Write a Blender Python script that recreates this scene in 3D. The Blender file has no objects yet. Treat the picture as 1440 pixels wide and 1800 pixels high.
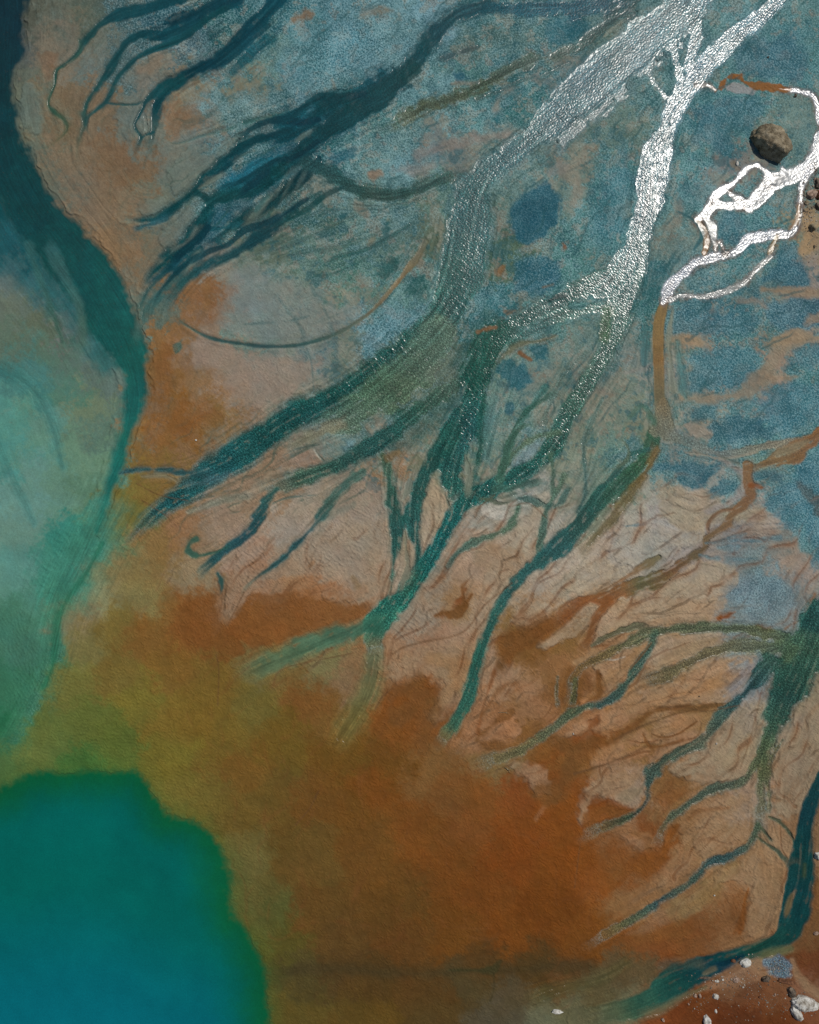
import bpy, math, time
import numpy as np
from mathutils import Vector, noise as mnoise

# ------------------------------------------------------------------ camera, sky, sun, exposure
U = 0.04                     # metres per photo pixel on the ground
FPX = 1400.0                 # focal length in photo pixels
scene = bpy.context.scene
col = scene.collection

cam_d = bpy.data.cameras.new("camera")
cam_d.sensor_fit = 'VERTICAL'
cam_d.angle = 2 * math.atan(900 / FPX)
cam_d.clip_end = 2000
cam = bpy.data.objects.new("camera", cam_d)
cam.location = (0, 0, FPX * U)
cam.rotation_euler = (0, 0, 0)
col.objects.link(cam)
scene.camera = cam

SUN_PX = (1265, 290)         # where a flat mirror would show the sun
sx, sy = SUN_PX[0] - 720, 900 - SUN_PX[1]
sdir = Vector((sx, sy, FPX)).normalized()
sun_elev = math.asin(sdir.z)
sun_az = math.atan2(sdir.x, sdir.y)

world = bpy.data.worlds.new("World")
scene.world = world
world.use_nodes = True
wn = world.node_tree.nodes
bg = wn.get("Background") or wn.new("ShaderNodeBackground")
sky = wn.new("ShaderNodeTexSky")
sky.sky_type = 'NISHITA'
sky.sun_disc = False
sky.sun_elevation = sun_elev
sky.sun_rotation = sun_az
world.node_tree.links.new(sky.outputs[0], bg.inputs[0])
bg.inputs[1].default_value = 0.05

sun_d = bpy.data.lights.new("sun", 'SUN')
sun_d.energy = 3.0
sun_d.angle = math.radians(0.5)
sun_d.color = (1.0, 0.95, 0.88)
sun = bpy.data.objects.new("sun", sun_d)
sun.rotation_euler = sdir.to_track_quat('Z', 'Y').to_euler()
sun.location = sdir * 80
col.objects.link(sun)

scene.view_settings.view_transform = 'Standard'
scene.view_settings.look = 'None'
scene.view_settings.exposure = 0.0
scene.view_settings.gamma = 1.0
scene.cycles.use_denoising = False

LIGHT = np.array([.95, .945, .95])     # pixel value of a white diffuse ground under this light
SPEC0 = np.array([.0, .0, .0])

# ------------------------------------------------------------------ sheet of points (in photo-sized ground units)
STEP = 1.25
def axis(lo, hi):
    a = np.arange(lo, hi, STEP)
    g = np.cumsum(6 * 1.42 ** np.arange(22))
    return np.concatenate([lo - g[::-1], a, a[-1] + g]), 22
AX, NP_ = axis(-150, 1590)
AY, _ = axis(-190, 1990)
NX, NY = len(AX), len(AY)
X, Y = np.meshgrid(AX, AY)          # [row y, col x]
X = X.astype(np.float32); Y = Y.astype(np.float32)

def band(seed, wl, bw=0.35, ang=None, aw=0.5):
    """band-passed noise of wavelength wl (ground units), unit variance; ang = direction of the wave vector"""
    r = np.random.default_rng(seed)
    f = np.fft.rfft2(r.standard_normal((NY, NX)).astype(np.float32))
    ky = np.fft.fftfreq(NY)[:, None] / STEP
    kx = np.fft.rfftfreq(NX)[None, :] / STEP
    k = np.sqrt(kx * kx + ky * ky) + 1e-9
    w = np.exp(-0.5 * (np.log(k * wl) / bw) ** 2)
    if ang is not None:
        th = np.arctan2(-ky, kx) - ang
        c = np.cos(th) ** 2
        w = w * np.exp(-(1 - c) / (2 * aw * aw))
    o = np.fft.irfft2(f * w, s=(NY, NX)).astype(np.float32)
    return o / o.std()

def fractal(seed, lo, hi, beta=1.6):
    r = np.random.default_rng(seed)
    f = np.fft.rfft2(r.standard_normal((NY, NX)).astype(np.float32))
    ky = np.fft.fftfreq(NY)[:, None] / STEP
    kx = np.fft.rfftfreq(NX)[None, :] / STEP
    k = np.sqrt(kx * kx + ky * ky) + 1e-9
    w = k ** (-beta / 1.0) * (k > 1 / hi) * np.exp(-(k * lo) ** 2)
    o = np.fft.irfft2(f * w, s=(NY, NX)).astype(np.float32)
    return o / o.std()

def sstep(a, b, x):
    t = np.clip((x - a) / (b - a), 0, 1)
    return t * t * (3 - 2 * t)

def lin(c):
    c = np.asarray(c, dtype=np.float32) / 255.0
    return np.where(c <= 0.04045, c / 12.92, ((c + 0.055) / 1.055) ** 2.4)

# ------------------------------------------------------------------ ground colours, point by point; blue flats hold reflected sky and glint
BG = """
60 30 70 75 65;100 20 85 88 75;150 30 72 85 75;250 45 45 80 82;300 20 25 75 85;350 60 15 60 75;420 40 20 80 90;500 20 35 90 105;600 20 75 115 130;700 20 92 132 147;760 40 110 145 160
850 15 40 95 105;950 60 70 95 95;1020 20 50 85 90;1100 30 85 110 115;1150 20 90 120 125;1300 30 85 125 130;1420 20 75 115 120;40 100 75 82 78;90 100 108 92 72;120 60 100 88 70;180 80 95 97 85;230 110 70 95 95;270 130 110 100 85
320 60 20 65 80;380 50 15 75 80;340 80 90 105 100;420 90 60 110 115;470 110 95 120 115;500 80 80 118 120;600 90 50 105 120;680 60 80 110 115;700 100 95 135 150;650 120 85 125 140;780 90 60 100 110;850 60 65 90 90;900 90 75 105 108
980 60 40 100 115;1000 150 105 112 108;1080 60 90 110 105;1180 110 70 110 115;1350 80 55 105 115;1420 100 60 110 120;1300 80 65 110 118;540 60 70 120 135;560 110 60 115 130
40 150 90 98 85;50 220 90 100 88;80 200 105 90 65;110 190 105 82 55;180 200 112 88 62;240 190 95 105 98;260 240 100 108 98;310 200 122 90 62;330 180 114 98 72;360 230 100 108 100;400 180 95 125 130;450 200 80 110 115
440 150 112 98 72;500 200 20 75 85;560 170 95 130 145;620 150 25 85 95;650 190 60 110 115;520 140 90 125 135;760 150 90 130 140;800 130 65 110 110;900 140 25 85 95;840 220 75 122 128;920 210 30 95 100;880 240 102 115 112
800 260 105 112 108;700 250 85 115 118;600 260 25 88 92;700 290 92 132 140;640 300 95 130 135;1000 240 90 110 105;1080 230 85 105 100;1060 300 60 105 110;1250 220 50 105 115;1300 200 60 110 115;1400 210 95 115 112;1410 260 90 115 115;1040 180 80 108 108
10 330 5 72 76;20 400 50 95 95;60 440 20 65 75;90 330 88 85 68;130 300 112 90 65;200 280 112 84 56;260 300 113 85 56;320 280 105 112 102;350 300 100 110 100;180 360 112 88 63;230 370 113 92 66;270 350 98 108 95
300 340 100 108 95;400 300 30 95 105;330 360 70 90 85;270 430 98 105 90;320 410 75 98 95;390 380 60 105 110;450 380 75 90 78;480 430 85 100 85;560 330 85 100 98;640 380 85 110 108;700 380 80 112 115;760 350 80 110 105
600 420 70 95 90;700 430 75 100 95;740 410 85 95 78;540 390 35 82 82;510 400 88 100 85;480 300 30 80 85;440 320 25 80 90;930 300 95 120 120;1000 340 100 118 112;1060 350 60 115 120;1030 420 65 110 115;1010 290 118 112 100
1200 300 75 120 125;1180 350 70 115 122;1180 430 98 116 115;1250 350 100 125 130;1290 300 110 110 105;1330 360 75 120 128;1350 400 75 120 125;1420 400 140 115 85;1425 430 138 115 85;1400 330 80 110 115;1430 460 125 115 100;1090 300 62 112 118;1080 400 58 110 118;1300 400 60 112 120
30 480 95 110 105;20 540 93 106 94;60 560 86 98 80;100 500 75 100 95;130 560 97 100 85;180 620 88 112 102;10 600 84 104 90;80 620 82 106 90;50 650 68 115 108;110 660 74 115 98;230 470 117 92 60;280 440 112 88 62;240 500 102 100 77
270 540 82 97 86;220 400 120 92 63;200 430 122 92 60;340 510 128 88 52;370 520 138 80 40;400 490 120 115 95;440 500 100 115 108;500 500 108 125 120;560 520 100 115 110;600 480 60 105 95;640 510 80 115 108;540 440 75 100 90
300 590 127 90 52;330 620 120 92 62;290 650 132 86 44;310 740 140 82 32;350 680 125 95 60;390 660 128 108 82;440 650 120 105 82;450 590 95 115 110;500 620 108 118 108;550 610 105 115 108;500 680 118 110 88;420 720 130 100 68
390 740 130 88 43;400 780 112 100 72;450 720 118 108 88;520 660 115 115 100;650 570 90 135 148;690 550 85 130 140;720 520 85 125 125;620 530 118 112 90;600 590 106 115 100;560 470 90 112 105;460 540 108 118 108;380 560 118 100 75
880 540 40 100 110;900 470 70 92 75;940 500 25 90 105;930 540 100 110 100;1000 480 60 110 110;980 560 70 120 120;1020 590 95 115 112;990 640 100 120 115;1100 600 105 118 115;1130 520 50 105 112;1130 620 110 120 115;1040 680 110 115 105
1080 720 95 112 105;1140 560 35 92 95;1250 480 90 120 125;1300 470 50 105 115;1380 480 40 95 105;1250 540 35 90 105;1400 520 127 110 90;1340 500 100 115 112;1380 560 55 105 115;1230 600 137 115 88;1185 600 112 110 90;1320 600 70 115 120
1390 595 132 110 84;1370 630 127 108 86;1280 650 45 100 115;1220 650 60 110 115;1425 640 50 105 115;1190 670 115 112 95;1340 690 120 110 95;1250 695 122 110 90;1400 720 45 105 120;1300 740 70 110 118;1240 725 55 110 120;1225 750 132 118 100
1275 770 35 95 110;1380 750 60 115 125;1310 540 40 95 110;1180 720 85 110 110;1340 560 50 100 112
20 750 76 130 118;80 750 88 128 114;10 800 74 130 120;50 850 92 130 118;60 780 88 130 112;150 720 100 118 95;150 800 95 128 105;30 880 97 140 130;100 860 92 130 112;160 860 85 120 97;190 760 82 110 97;130 640 85 110 98;190 670 88 108 100
250 860 124 95 40;290 850 128 90 43;230 890 105 100 45;270 780 128 88 43;340 790 120 90 56;250 740 108 92 62;500 760 95 98 75;540 780 110 105 88;520 810 124 98 70;480 840 120 95 67;600 780 105 120 115;650 790 85 115 115
700 740 85 110 110;690 770 115 105 85;680 800 125 95 62;620 830 120 105 80;740 700 95 115 108;800 640 85 98 82;700 680 75 98 78;760 640 80 100 80;740 660 95 105 85;860 650 95 120 115;860 720 85 115 110;740 870 120 110 90;760 840 100 105 85;640 870 118 105 85
530 880 118 108 88;450 880 118 95 68;830 830 105 120 105;870 850 110 115 100;900 780 100 120 115;930 720 100 118 112;950 690 105 115 105;920 800 100 130 135;940 860 125 125 110;1000 740 100 115 105;1000 800 115 125 110;1080 770 95 115 105
1050 720 115 110 90;1140 740 110 115 98;1110 800 75 115 110;1050 850 100 118 108;1000 870 110 118 105;980 890 120 120 105;1180 870 130 125 110;1200 830 50 105 115;1160 820 45 98 107;1150 860 118 120 105;1220 885 135 125 108;1260 850 122 118 105
1280 865 62 110 118;1350 800 88 115 112;1405 840 50 105 120;1345 840 100 112 108;1370 870 60 110 120;1200 790 115 120 115;880 900 125 120 102;840 900 122 115 98
30 930 95 130 115;30 1000 84 130 116;90 1000 62 125 107;130 950 50 120 107;60 1060 72 122 104;30 1100 60 110 90;60 1150 62 108 88;30 1220 50 105 80;80 1180 48 100 70;20 1280 32 95 65;10 1340 72 100 55;110 1050 35 118 98
180 960 75 110 85;200 930 85 105 70;165 1040 102 103 64;130 1080 107 95 62;220 1000 107 95 55;280 960 122 95 53;320 930 124 92 60;280 1000 115 92 50;260 1040 105 98 55;330 1010 112 98 68;300 1060 122 82 36;350 1065 132 74 27
340 1110 127 72 27;440 1070 132 74 29;390 1080 114 88 60;460 1030 128 100 72;440 970 124 105 83;470 1000 127 95 68;400 930 116 98 75;360 950 110 92 65;520 930 120 110 92;560 980 119 108 88;600 1000 123 105 80;500 1010 126 98 66
560 1040 132 94 60;520 1090 127 74 33;600 1080 127 88 53;640 960 118 105 82;650 1020 120 102 76;720 1000 125 112 90;740 950 125 112 90;770 900 125 110 85;770 1030 115 105 85;740 1080 114 102 80;830 1000 128 105 78;850 960 130 108 82
900 970 125 118 100;880 1030 131 112 84;800 1060 120 92 57;930 1000 128 118 98;850 1080 125 108 82;760 1130 123 92 64;700 1180 125 98 68;800 1180 126 102 71;800 1130 122 98 72;730 1210 120 70 27;770 1240 120 69 26;820 1235 122 88 57
700 1280 113 69 26;680 1200 120 80 42;620 1200 112 88 56;560 1160 97 92 53;600 1260 108 80 37;540 1220 110 75 34;500 1180 105 88 45;450 1160 100 90 48;400 1150 107 82 36;450 1120 122 74 32;840 1150 124 98 70
1010 930 130 120 100;1050 960 135 122 100;1000 1010 135 125 105;1100 960 125 122 110;1120 1000 126 118 98;1180 930 125 120 110;1150 980 112 118 110;1200 980 116 112 105;1250 970 112 112 110;1050 1060 133 110 78;980 1080 126 94 58
1000 1040 130 115 90;1150 1060 131 112 82;1220 1040 136 110 80;1180 1020 125 118 102;1250 1000 131 120 105;1240 920 122 116 105;1300 930 110 112 114;1340 912 126 115 100;1400 920 60 110 125;1430 960 65 115 125;1380 960 110 115 112;1405 985 127 110 92
1350 1030 85 115 132;1300 1030 102 113 120;1330 1080 103 114 122;1400 1050 105 112 114;1200 1080 133 105 71;1100 1110 129 98 64;1050 1130 131 98 64;1000 1120 129 84 38;940 1120 120 77 33;900 1100 127 88 44;1320 980 98 112 120;1280 960 108 110 112
1000 1170 129 88 52;1080 1160 129 94 61;1120 1130 131 108 78;1230 1140 126 110 84;1180 1150 131 110 82;1180 1200 123 92 55;1250 1195 121 98 65;1300 1190 116 110 100;1310 1175 100 118 128;1200 1220 126 98 64;1100 1230 133 98 61;1050 1270 129 91 57
1000 1215 124 76 30;1015 1285 128 94 61;1180 1290 129 98 67;1230 1250 121 92 54;1140 1300 126 88 47;1080 1320 126 95 61;1020 1320 127 74 28;980 1330 129 74 28;1250 1330 119 98 71;1320 1280 113 102 82;1300 1330 119 98 69;1400 1260 113 100 78
1400 1340 119 98 71;1430 1220 105 95 70;950 1240 129 94 61;920 1280 127 79 36;860 1290 129 92 59;870 1345 105 85 48
200 1100 109 94 44;150 1130 102 95 50;120 1200 100 98 44;200 1180 106 90 41;250 1120 114 82 37;300 1170 112 84 36;250 1230 106 98 40;150 1270 89 98 44;80 1290 88 100 48;60 1330 88 100 50;150 1345 60 98 47
300 1260 113 92 36;350 1250 109 88 34;380 1200 109 87 36;300 1330 105 95 36;400 1300 102 85 34;430 1350 105 76 30;500 1300 100 79 29;600 1330 99 71 24;680 1340 96 65 22;450 1230 100 88 39;200 1310 85 98 42
300 1400 105 95 40;350 1420 102 88 37;420 1420 98 80 34;480 1400 95 75 31;560 1400 101 69 27;620 1400 101 67 23;660 1380 109 65 21;750 1370 112 80 42;800 1400 113 74 34;850 1400 113 71 29;900 1400 124 61 19;750 1450 106 65 23
820 1450 111 68 29;900 1450 113 63 20;900 1500 111 60 17;800 1520 105 63 21;650 1500 98 66 25;700 1600 90 62 23;550 1500 95 72 31;500 1480 90 70 29;430 1500 94 85 41;440 1580 88 80 37;480 1620 74 78 34;500 1650 80 72 27
550 1600 92 66 27;600 1660 86 62 27;700 1650 92 60 23;800 1640 98 61 19;900 1640 106 61 17;850 1580 105 61 19;960 1600 102 57 14;1000 1520 113 63 17;1000 1430 116 65 18;970 1380 122 65 20;1050 1540 119 65 20;1100 1510 121 69 26
600 1700 72 54 25;520 1720 72 62 29;650 1735 75 55 23;520 1780 85 72 29;650 1780 85 66 24;750 1740 78 55 23;750 1780 78 60 27;830 1730 70 58 30;850 1695 77 54 23;950 1695 72 54 24;900 1760 72 60 35;880 1790 68 60 38
1000 1720 85 58 28;1000 1780 78 75 45;950 1790 75 75 48;1050 1740 78 68 38;1100 1700 80 66 38;1100 1770 80 80 50;1050 1640 109 65 20;1000 1660 105 61 18;1100 1640 109 67 28;1180 1640 110 61 23;1200 1620 113 69 31;1150 1600 116 85 51
1100 1600 119 85 49;1220 1655 112 72 37;1280 1560 121 88 54;1200 1580 112 84 52;1300 1605 113 73 37;1300 1640 116 82 49;1350 1575 116 92 62;1340 1640 116 88 58;1365 1510 119 95 65;1280 1480 119 88 54;1180 1520 123 92 59
1140 1560 129 90 54;1150 1480 119 65 23;1200 1440 119 85 49;1220 1470 123 95 61;1090 1480 123 69 26;1100 1460 123 92 61;1100 1380 122 102 78;1050 1420 113 63 20;1080 1350 123 92 59;1250 1360 123 92 59;1200 1400 123 85 47
1240 1430 126 98 67;1320 1400 119 102 80;1180 1350 121 80 41;1400 1400 119 90 59;1430 1450 105 80 52;1435 1600 109 74 41;1420 1655 98 72 40;1400 1650 106 72 44;1430 1690 89 47 21;1400 1695 86 47 19;1330 1700 112 88 61
1370 1740 105 72 45;1280 1720 106 77 51;1350 1745 106 61 31;1425 1740 109 77 54;1250 1750 101 60 29;1300 1775 83 44 19;1200 1780 96 50 19;1260 1790 89 45 17;1380 1785 89 47 17;1432 1790 109 67 41;1150 1792 111 61 27
100 1500 10 95 90;100 1700 5 95 110;300 1600 5 90 90;-60 300 5 60 70;-60 800 62 125 115;-60 1200 50 105 80;1500 300 85 120 120;1500 800 60 110 120;1500 1300 115 98 70;1500 1750 100 60 35
"""
pts = np.array([[float(v) for v in q.split()] for q in BG.replace("\n", ";").split(";") if q.strip()], dtype=np.float32)  # values along the bottom edge include the vignette's darkening
rgb = pts[:, 2:5].copy()
sand = np.clip((rgb[:, 0] - rgb[:, 2]) / 12, 0, 1) * (rgb[:, 0] >= rgb[:, 1] - 4)
sat = (rgb[:, 0] - rgb[:, 2]) / rgb[:, 0]
lo = np.clip((.62 - sat) / .25, 0, 1) * sand
fy = np.clip((pts[:, 1] - 560) / 350, 0, 1)
rgb = rgb * (1 + lo * (0.07 + .09 * fy))[:, None]
mean = rgb.mean(1, keepdims=True); rgb = rgb + (mean - rgb) * (.16 * lo)[:, None]
hot = np.clip((rgb[:, 0] - 112) / 10, 0, 1) * np.clip((sat - .55) / .1, 0, 1)
rgb[:, 0] -= hot * (rgb[:, 0] - 113) * .65; rgb[:, 1] += hot * 3; rgb[:, 2] += hot * 6
fl = np.clip((rgb[:, 2] - rgb[:, 0]) / 20, 0, 1) * (pts[:, 0] > 350)
rgb[:, 1] += 4 * fl; rgb[:, 2] -= 3 * fl; rgb[:, 0] += 2 * fl
rgb[:, 2] += 8 * lo * (pts[:, 1] > 450); rgb[:, 1] += 2 * lo
tlw = sand * (pts[:, 1] < 450) * (pts[:, 0] < 500)
rgb[:, 1] += 4 * tlw; rgb[:, 2] += 9 * tlw; rgb[:, 0] -= 2 * tlw
bgc = lin(rgb)
CS = 7.0
cxs = np.arange(-220, 1680, CS); cys = np.arange(-260, 2080, CS)
CX, CY = np.meshgrid(cxs, cys)
num = np.zeros(CX.shape + (3,)); den = np.zeros(CX.shape)
for (px, py), c in zip(pts[:, :2], bgc):
    d2 = (CX - px) ** 2 + (CY - py) ** 2
    w = np.exp(-d2 / (2 * 20.0 ** 2)) + 3e-3 * np.exp(-d2 / (2 * 55.0 ** 2)) + 1e-10 / (1 + d2 / 2e4) ** 2 + 1e-5 * np.exp(-d2 / (2 * 130.0 ** 2))
    num += w[..., None] * c; den += w
coarse = (num / den[..., None]).astype(np.float32)

def sample(img, x, y, x0, y0, s):
    fx = np.clip((x - x0) / s, 0, img.shape[1] - 1.001); fy = np.clip((y - y0) / s, 0, img.shape[0] - 1.001)
    ix = fx.astype(np.int32); iy = fy.astype(np.int32)
    tx = (fx - ix); ty = (fy - iy)
    if img.ndim == 3: tx = tx[..., None]; ty = ty[..., None]
    a = img[iy, ix] * (1 - tx) + img[iy, ix + 1] * tx
    b = img[iy + 1, ix] * (1 - tx) + img[iy + 1, ix + 1] * tx
    return a * (1 - ty) + b * ty

# ------------------------------------------------------------------ watercourses and stains: "x,y,halfwidth ..." in ground units
# (system, colours, edge softness, opacity, depth, ripple, speckle, raggedness, points)
DT = (8, 48, 58); TL = (20, 78, 82); GR = (70, 98, 95)
ST = []
def S(sysname, cols, soft, op, depth, rip, spk, rag, p):
    ST.append((sysname, cols, soft, op, depth, rip, spk, rag, p))

# dark river along the left
S('river', [(6, 66, 72), (8, 78, 82), (25, 95, 95)], 26, .75, .0, .1, 0, .5, "-40,300,60 10,420,50 90,500,40 150,570,30 190,640,18")
S('river', [(44, 114, 104), (52, 118, 106), (58, 118, 98), (62, 110, 80)], 26, .7, .0, .3, 0, .5, "205,840,8 178,890,14 158,930,22 135,975,28 115,1020,26 100,1060,20 95,1100,8")
S('river', [(3, 30, 40), (3, 38, 48), (3, 42, 50), (4, 52, 56), (5, 58, 60), (8, 70, 68), (12, 80, 74), (20, 92, 82), (26, 104, 92)], 8, 1, .8, .1, 0, .4,
  "-5,-240,50 -5,-40,50 0,60,44 -8,110,34 -8,150,32 -5,220,38 10,290,46 42,350,44 78,400,46 125,450,50 160,500,50 192,560,46 222,610,34 238,660,23 234,710,18 222,760,15 208,810,12 192,860,9 180,900,7 168,935,4")
S('river', [(18, 88, 60), (25, 95, 62)], 5, .8, .3, .1, 0, .4, "180,955,3 150,1010,4 120,1050,5 103,1085,6 98,1120,6 92,1170,5 75,1210,5")
S('river', [(50, 114, 98), (60, 114, 86)], 30, .45, 0, .5, 0, .4, "190,900,25 160,960,32 130,1020,34 100,1080,24 90,1150,16 60,1230,14 20,1300,14")
S('river', [(40, 100, 98), (55, 112, 105)], 16, .6, 0, .3, 0, .4, "-20,640,16 40,670,14 75,710,12 95,760,10 110,820,8")
S('river', [(60, 118, 112)], 12, .5, 0, .3, 0, .4, "-10,760,9 15,830,8 40,880,8 60,920,6")
S('river', [(40, 85, 85), (55, 90, 75)], 5, .8, .2, .2, 0, .4, "50,430,8 66,480,6 82,520,5 96,560,4 110,600,3")
S('river', [(45, 90, 92), (70, 100, 85)], 6, .7, .1, .2, 0, .4, "90,440,12 115,490,8 140,540,8 145,600,8")

# small rills, top left
A1 = [(15, 62, 70), (18, 65, 70), (32, 72, 62), (60, 80, 55)]
S('a', A1, 4, .95, .35, .1, 0, .6, "330,-10,14 290,5,12 250,18,10 205,28,9 175,45,6 160,62,6 147,75,6 140,90,4 120,108,3 100,124,2.5 96,150,2.4 88,170,3 86,186,2.6 100,201,4.5 112,210,2.6 118,228,2.2 98,250,1.6 78,262,1")
S('a', [(45, 78, 68)], 2, .7, .2, .1, 0, .6, "140,70,2 141,90,2 130,105,2 112,118,1.6 98,122,1.6")
S('a', [(10, 60, 70), (12, 62, 70), (20, 66, 68), (35, 75, 65)], 4, .95, .35, .1, 0, .6, "440,-20,16 390,8,16 350,30,15 320,48,12 285,62,10 250,60,9 225,72,9 210,92,8 195,118,8 180,142,7 165,162,5.5 152,185,5 148,205,5 148,222,4 141,240,3.5 136,262,3 136,280,1.5")
S('a', [(20, 66, 74), (25, 72, 70)], 3, .95, .3, .1, 0, .6, "330,60,6 290,78,6 262,90,5 240,102,5 220,122,4.5 205,140,4 195,163,4 184,181,4 168,194,3.5 155,207,4 152,225,2.5 162,243,1.2")
S('a', [(30, 72, 74)], 2.5, .9, .2, .1, 0, .6, "188,181,1.6 210,184,2 238,184,2 256,176,2")
S('a', [(12, 66, 78), (8, 55, 64), (8, 52, 60), (15, 60, 66), (30, 75, 72)], 5, 1, .4, .1, .1, .6, "500,-30,16 470,18,16 435,55,14 410,82,13 385,105,13 350,120,12 322,135,13 298,150,13 283,168,12 275,190,10 272,212,8 268,240,6 266,262,4 266,278,1.5")
S('a', [(14, 62, 66), (22, 68, 70)], 3, .95, .3, .1, 0, .6, "320,140,8 288,155,9 262,172,7 252,190,4 243,207,3 236,219,3 242,232,3 248,243,3 240,258,3 236,270,2")
S('a', [(18, 65, 68)], 2, .9, .2, .1, 0, .6, "270,232,3 256,238,2.4 247,245,2")
S('a', [(98, 112, 105)], 3, .6, .0, .1, 0, .4, "255,205,5 258,220,6 256,235,4")
S('a', [(40, 80, 78)], 4, .7, .2, .1, .2, .6, "430,215,5 480,205,7 540,195,9")
S('a', [(50, 88, 82)], 3, .6, .2, .1, .2, .6, "300,252,1 320,251,2 360,238,2.5 400,228,3 430,215,4")
S('a', [(20, 75, 82)], 5, .8, .2, .1, .3, .8, "470,70,12 440,95,9 410,125,8 395,135,4")
# long dark braids running down left from the top middle
DB = [(26, 66, 72), (12, 60, 66), (8, 56, 62), (8, 56, 62), (10, 62, 66), (18, 70, 72)]
S('b', [(12, 70, 80)], 16, .85, .2, .2, .4, .8, "700,130,14 640,160,22 590,180,24 540,200,24 500,225,22 460,245,18")
S('b', [(30, 92, 104)], 10, .8, .1, .2, .3, .8, "500,290,26 450,310,24 410,330,16 380,345,10")
S('b', DB, 7, 1, .4, .1, .25, .7, "860,10,12 810,20,14 785,38,15 765,62,16 735,98,17 705,128,17 672,155,16 630,170,12 590,178,10 560,196,9 535,225,9 500,240,9 460,243,9 430,252,10 405,275,9 380,298,9 358,318,9 335,342,8 312,360,8 290,376,7 268,386,6 240,387,4.5 214,386,2.5")
S('b', [(30, 80, 88)], 4, .8, .2, .1, .2, .7, "290,385,7 260,395,5 240,402,4 232,398,2")
S('b', [(18, 60, 62), (12, 56, 60), (10, 56, 60), (8, 58, 60), (10, 62, 64), (20, 72, 72)], 8, 1, .4, .1, .3, .8, "725,120,14 690,152,18 655,180,20 620,200,18 585,225,18 545,255,18 505,285,16 475,310,15 440,335,12 400,345,12 372,352,11 362,380,11 345,405,13 325,430,14 300,455,13 270,480,8 250,508,4")
S('b', [(6, 48, 56), (8, 54, 58), (14, 60, 64)], 6, .95, .3, .1, .25, .7, "560,280,10 520,320,12 480,355,11 440,378,10 405,400,10 385,420,8 350,430,6")
S('b', [(14, 60, 62), (16, 62, 68), (20, 72, 75), (35, 80, 78)], 6, .95, .3, .2, .2, .8, "520,370,6 480,400,9 440,425,9 405,450,10 375,462,9 345,478,9 318,500,8 298,530,5 286,552,3")
S('b', [(20, 72, 80)], 5, .9, .2, .2, .1, .8, "325,450,6 300,470,7 280,485,6 258,500,4")
S('b', [(15, 60, 62)], 4, .9, .2, .1, .1, .6, "343,335,6 372,352,7 410,345,7 450,338,8")
S('b', [(24, 74, 80)], 3, .8, .2, .1, .1, .6, "420,395,4 370,402,4 372,378,3 385,362,2")
S('b', [(92, 108, 98)], 3, .75, 0, .1, 0, .6, "432,400,3 450,375,5 470,350,5 482,338,3")
S('b', [(85, 105, 98)], 3, .7, 0, .1, 0, .7, "520,250,2 535,237,4 550,228,2")
S('b', [(88, 100, 92)], 4, .7, 0, .1, .2, .7, "345,402,3 330,425,2 300,440,4")
for q in ("492,360,2 505,330,3 520,300,4 535,285,3", "505,368,2 520,335,3 535,305,3 545,290,2", "485,345,2 500,315,3 520,290,3"):
    S('b', [(70, 92, 90)], 3, .6, 0, .1, .3, .5, q)
S('b', [(32, 66, 66), (40, 72, 66)], 6, .9, .3, .3, .6, .8, "540,285,12 575,300,12 595,315,12 625,332,13 665,342,11 705,340,11 750,325,10 790,312,10 830,310,12")
S('b', [(40, 65, 60)], 4, .8, .1, .2, .4, .7, "640,345,4 680,350,5 720,343,4 760,328,4")
# green brown braid under the top edge
S('d', [(32, 62, 66), (38, 66, 66), (60, 80, 72), (55, 68, 52), (62, 70, 50), (70, 85, 70)], 7, .9, .3, .3, .7, .8, "1130,-40,24 1100,0,22 1078,25,17 1050,55,11 1010,88,9 960,102,9 920,112,12 880,132,11 845,155,11 800,172,13 750,190,12 715,205,11 690,222,9 665,228,6 640,222,3")
S('d', [(28, 72, 84), (22, 72, 85)], 7, .9, .2, .25, .7, .8, "1090,5,14 1020,12,14 950,14,13 880,16,11 830,24,9")
S('d', [(50, 75, 78)], 3, .8, .2, .1, .3, .7, "842,82,3 815,90,3.5 790,98,4 765,108,5")

# main rippled stream from the top right corner
G1 = [(72, 102, 110), (68, 100, 106), (62, 96, 102), (58, 90, 96), (50, 85, 88), (50, 84, 84), (42, 78, 74), (26, 70, 62), (18, 66, 60), (18, 66, 62), (24, 74, 72), (28, 76, 78), (35, 85, 82)]
S('e', [(85, 105, 108)], 10, .7, .1, .6, 1.10, .6, "1180,60,30 1100,120,34 1040,180,30 990,225,26 930,265,20")
S('e', G1, 9, 1, .5, .66, 1.0, .35, "1260,-60,38 1215,0,36 1165,45,34 1120,80,36 1070,120,38 1020,165,36 975,210,28 930,248,20 890,278,20 855,305,24 835,335,30 828,370,36 822,410,40 815,460,42 802,510,38 782,550,30 750,580,24 715,605,22 680,635,22 640,668,24 595,700,26 545,718,26 505,738,24 465,768,26 430,795,28 390,818,26 350,845,24 320,870,18 285,895,14 250,925,10 225,950,6")
S('e', [(70, 92, 78), (60, 85, 65), (70, 90, 78)], 12, .85, .1, .9, 1.10, .7, "770,590,30 740,640,38 690,680,36 640,720,30 590,745,22 540,765,14")
S('e', [(58, 82, 70), (32, 72, 60), (20, 66, 62), (34, 74, 66), (48, 80, 66), (75, 92, 80)], 7, .95, .3, .7, 0.97, .6, "800,680,12 760,705,16 715,735,16 690,758,16 660,780,17 630,800,14 590,820,13 545,835,12 510,846,12 475,855,9 450,850,6")
S('e', [(95, 108, 92)], 10, .6, 0, .4, 0.60, .6, "800,620,5 770,650,10 745,670,8")
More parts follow.
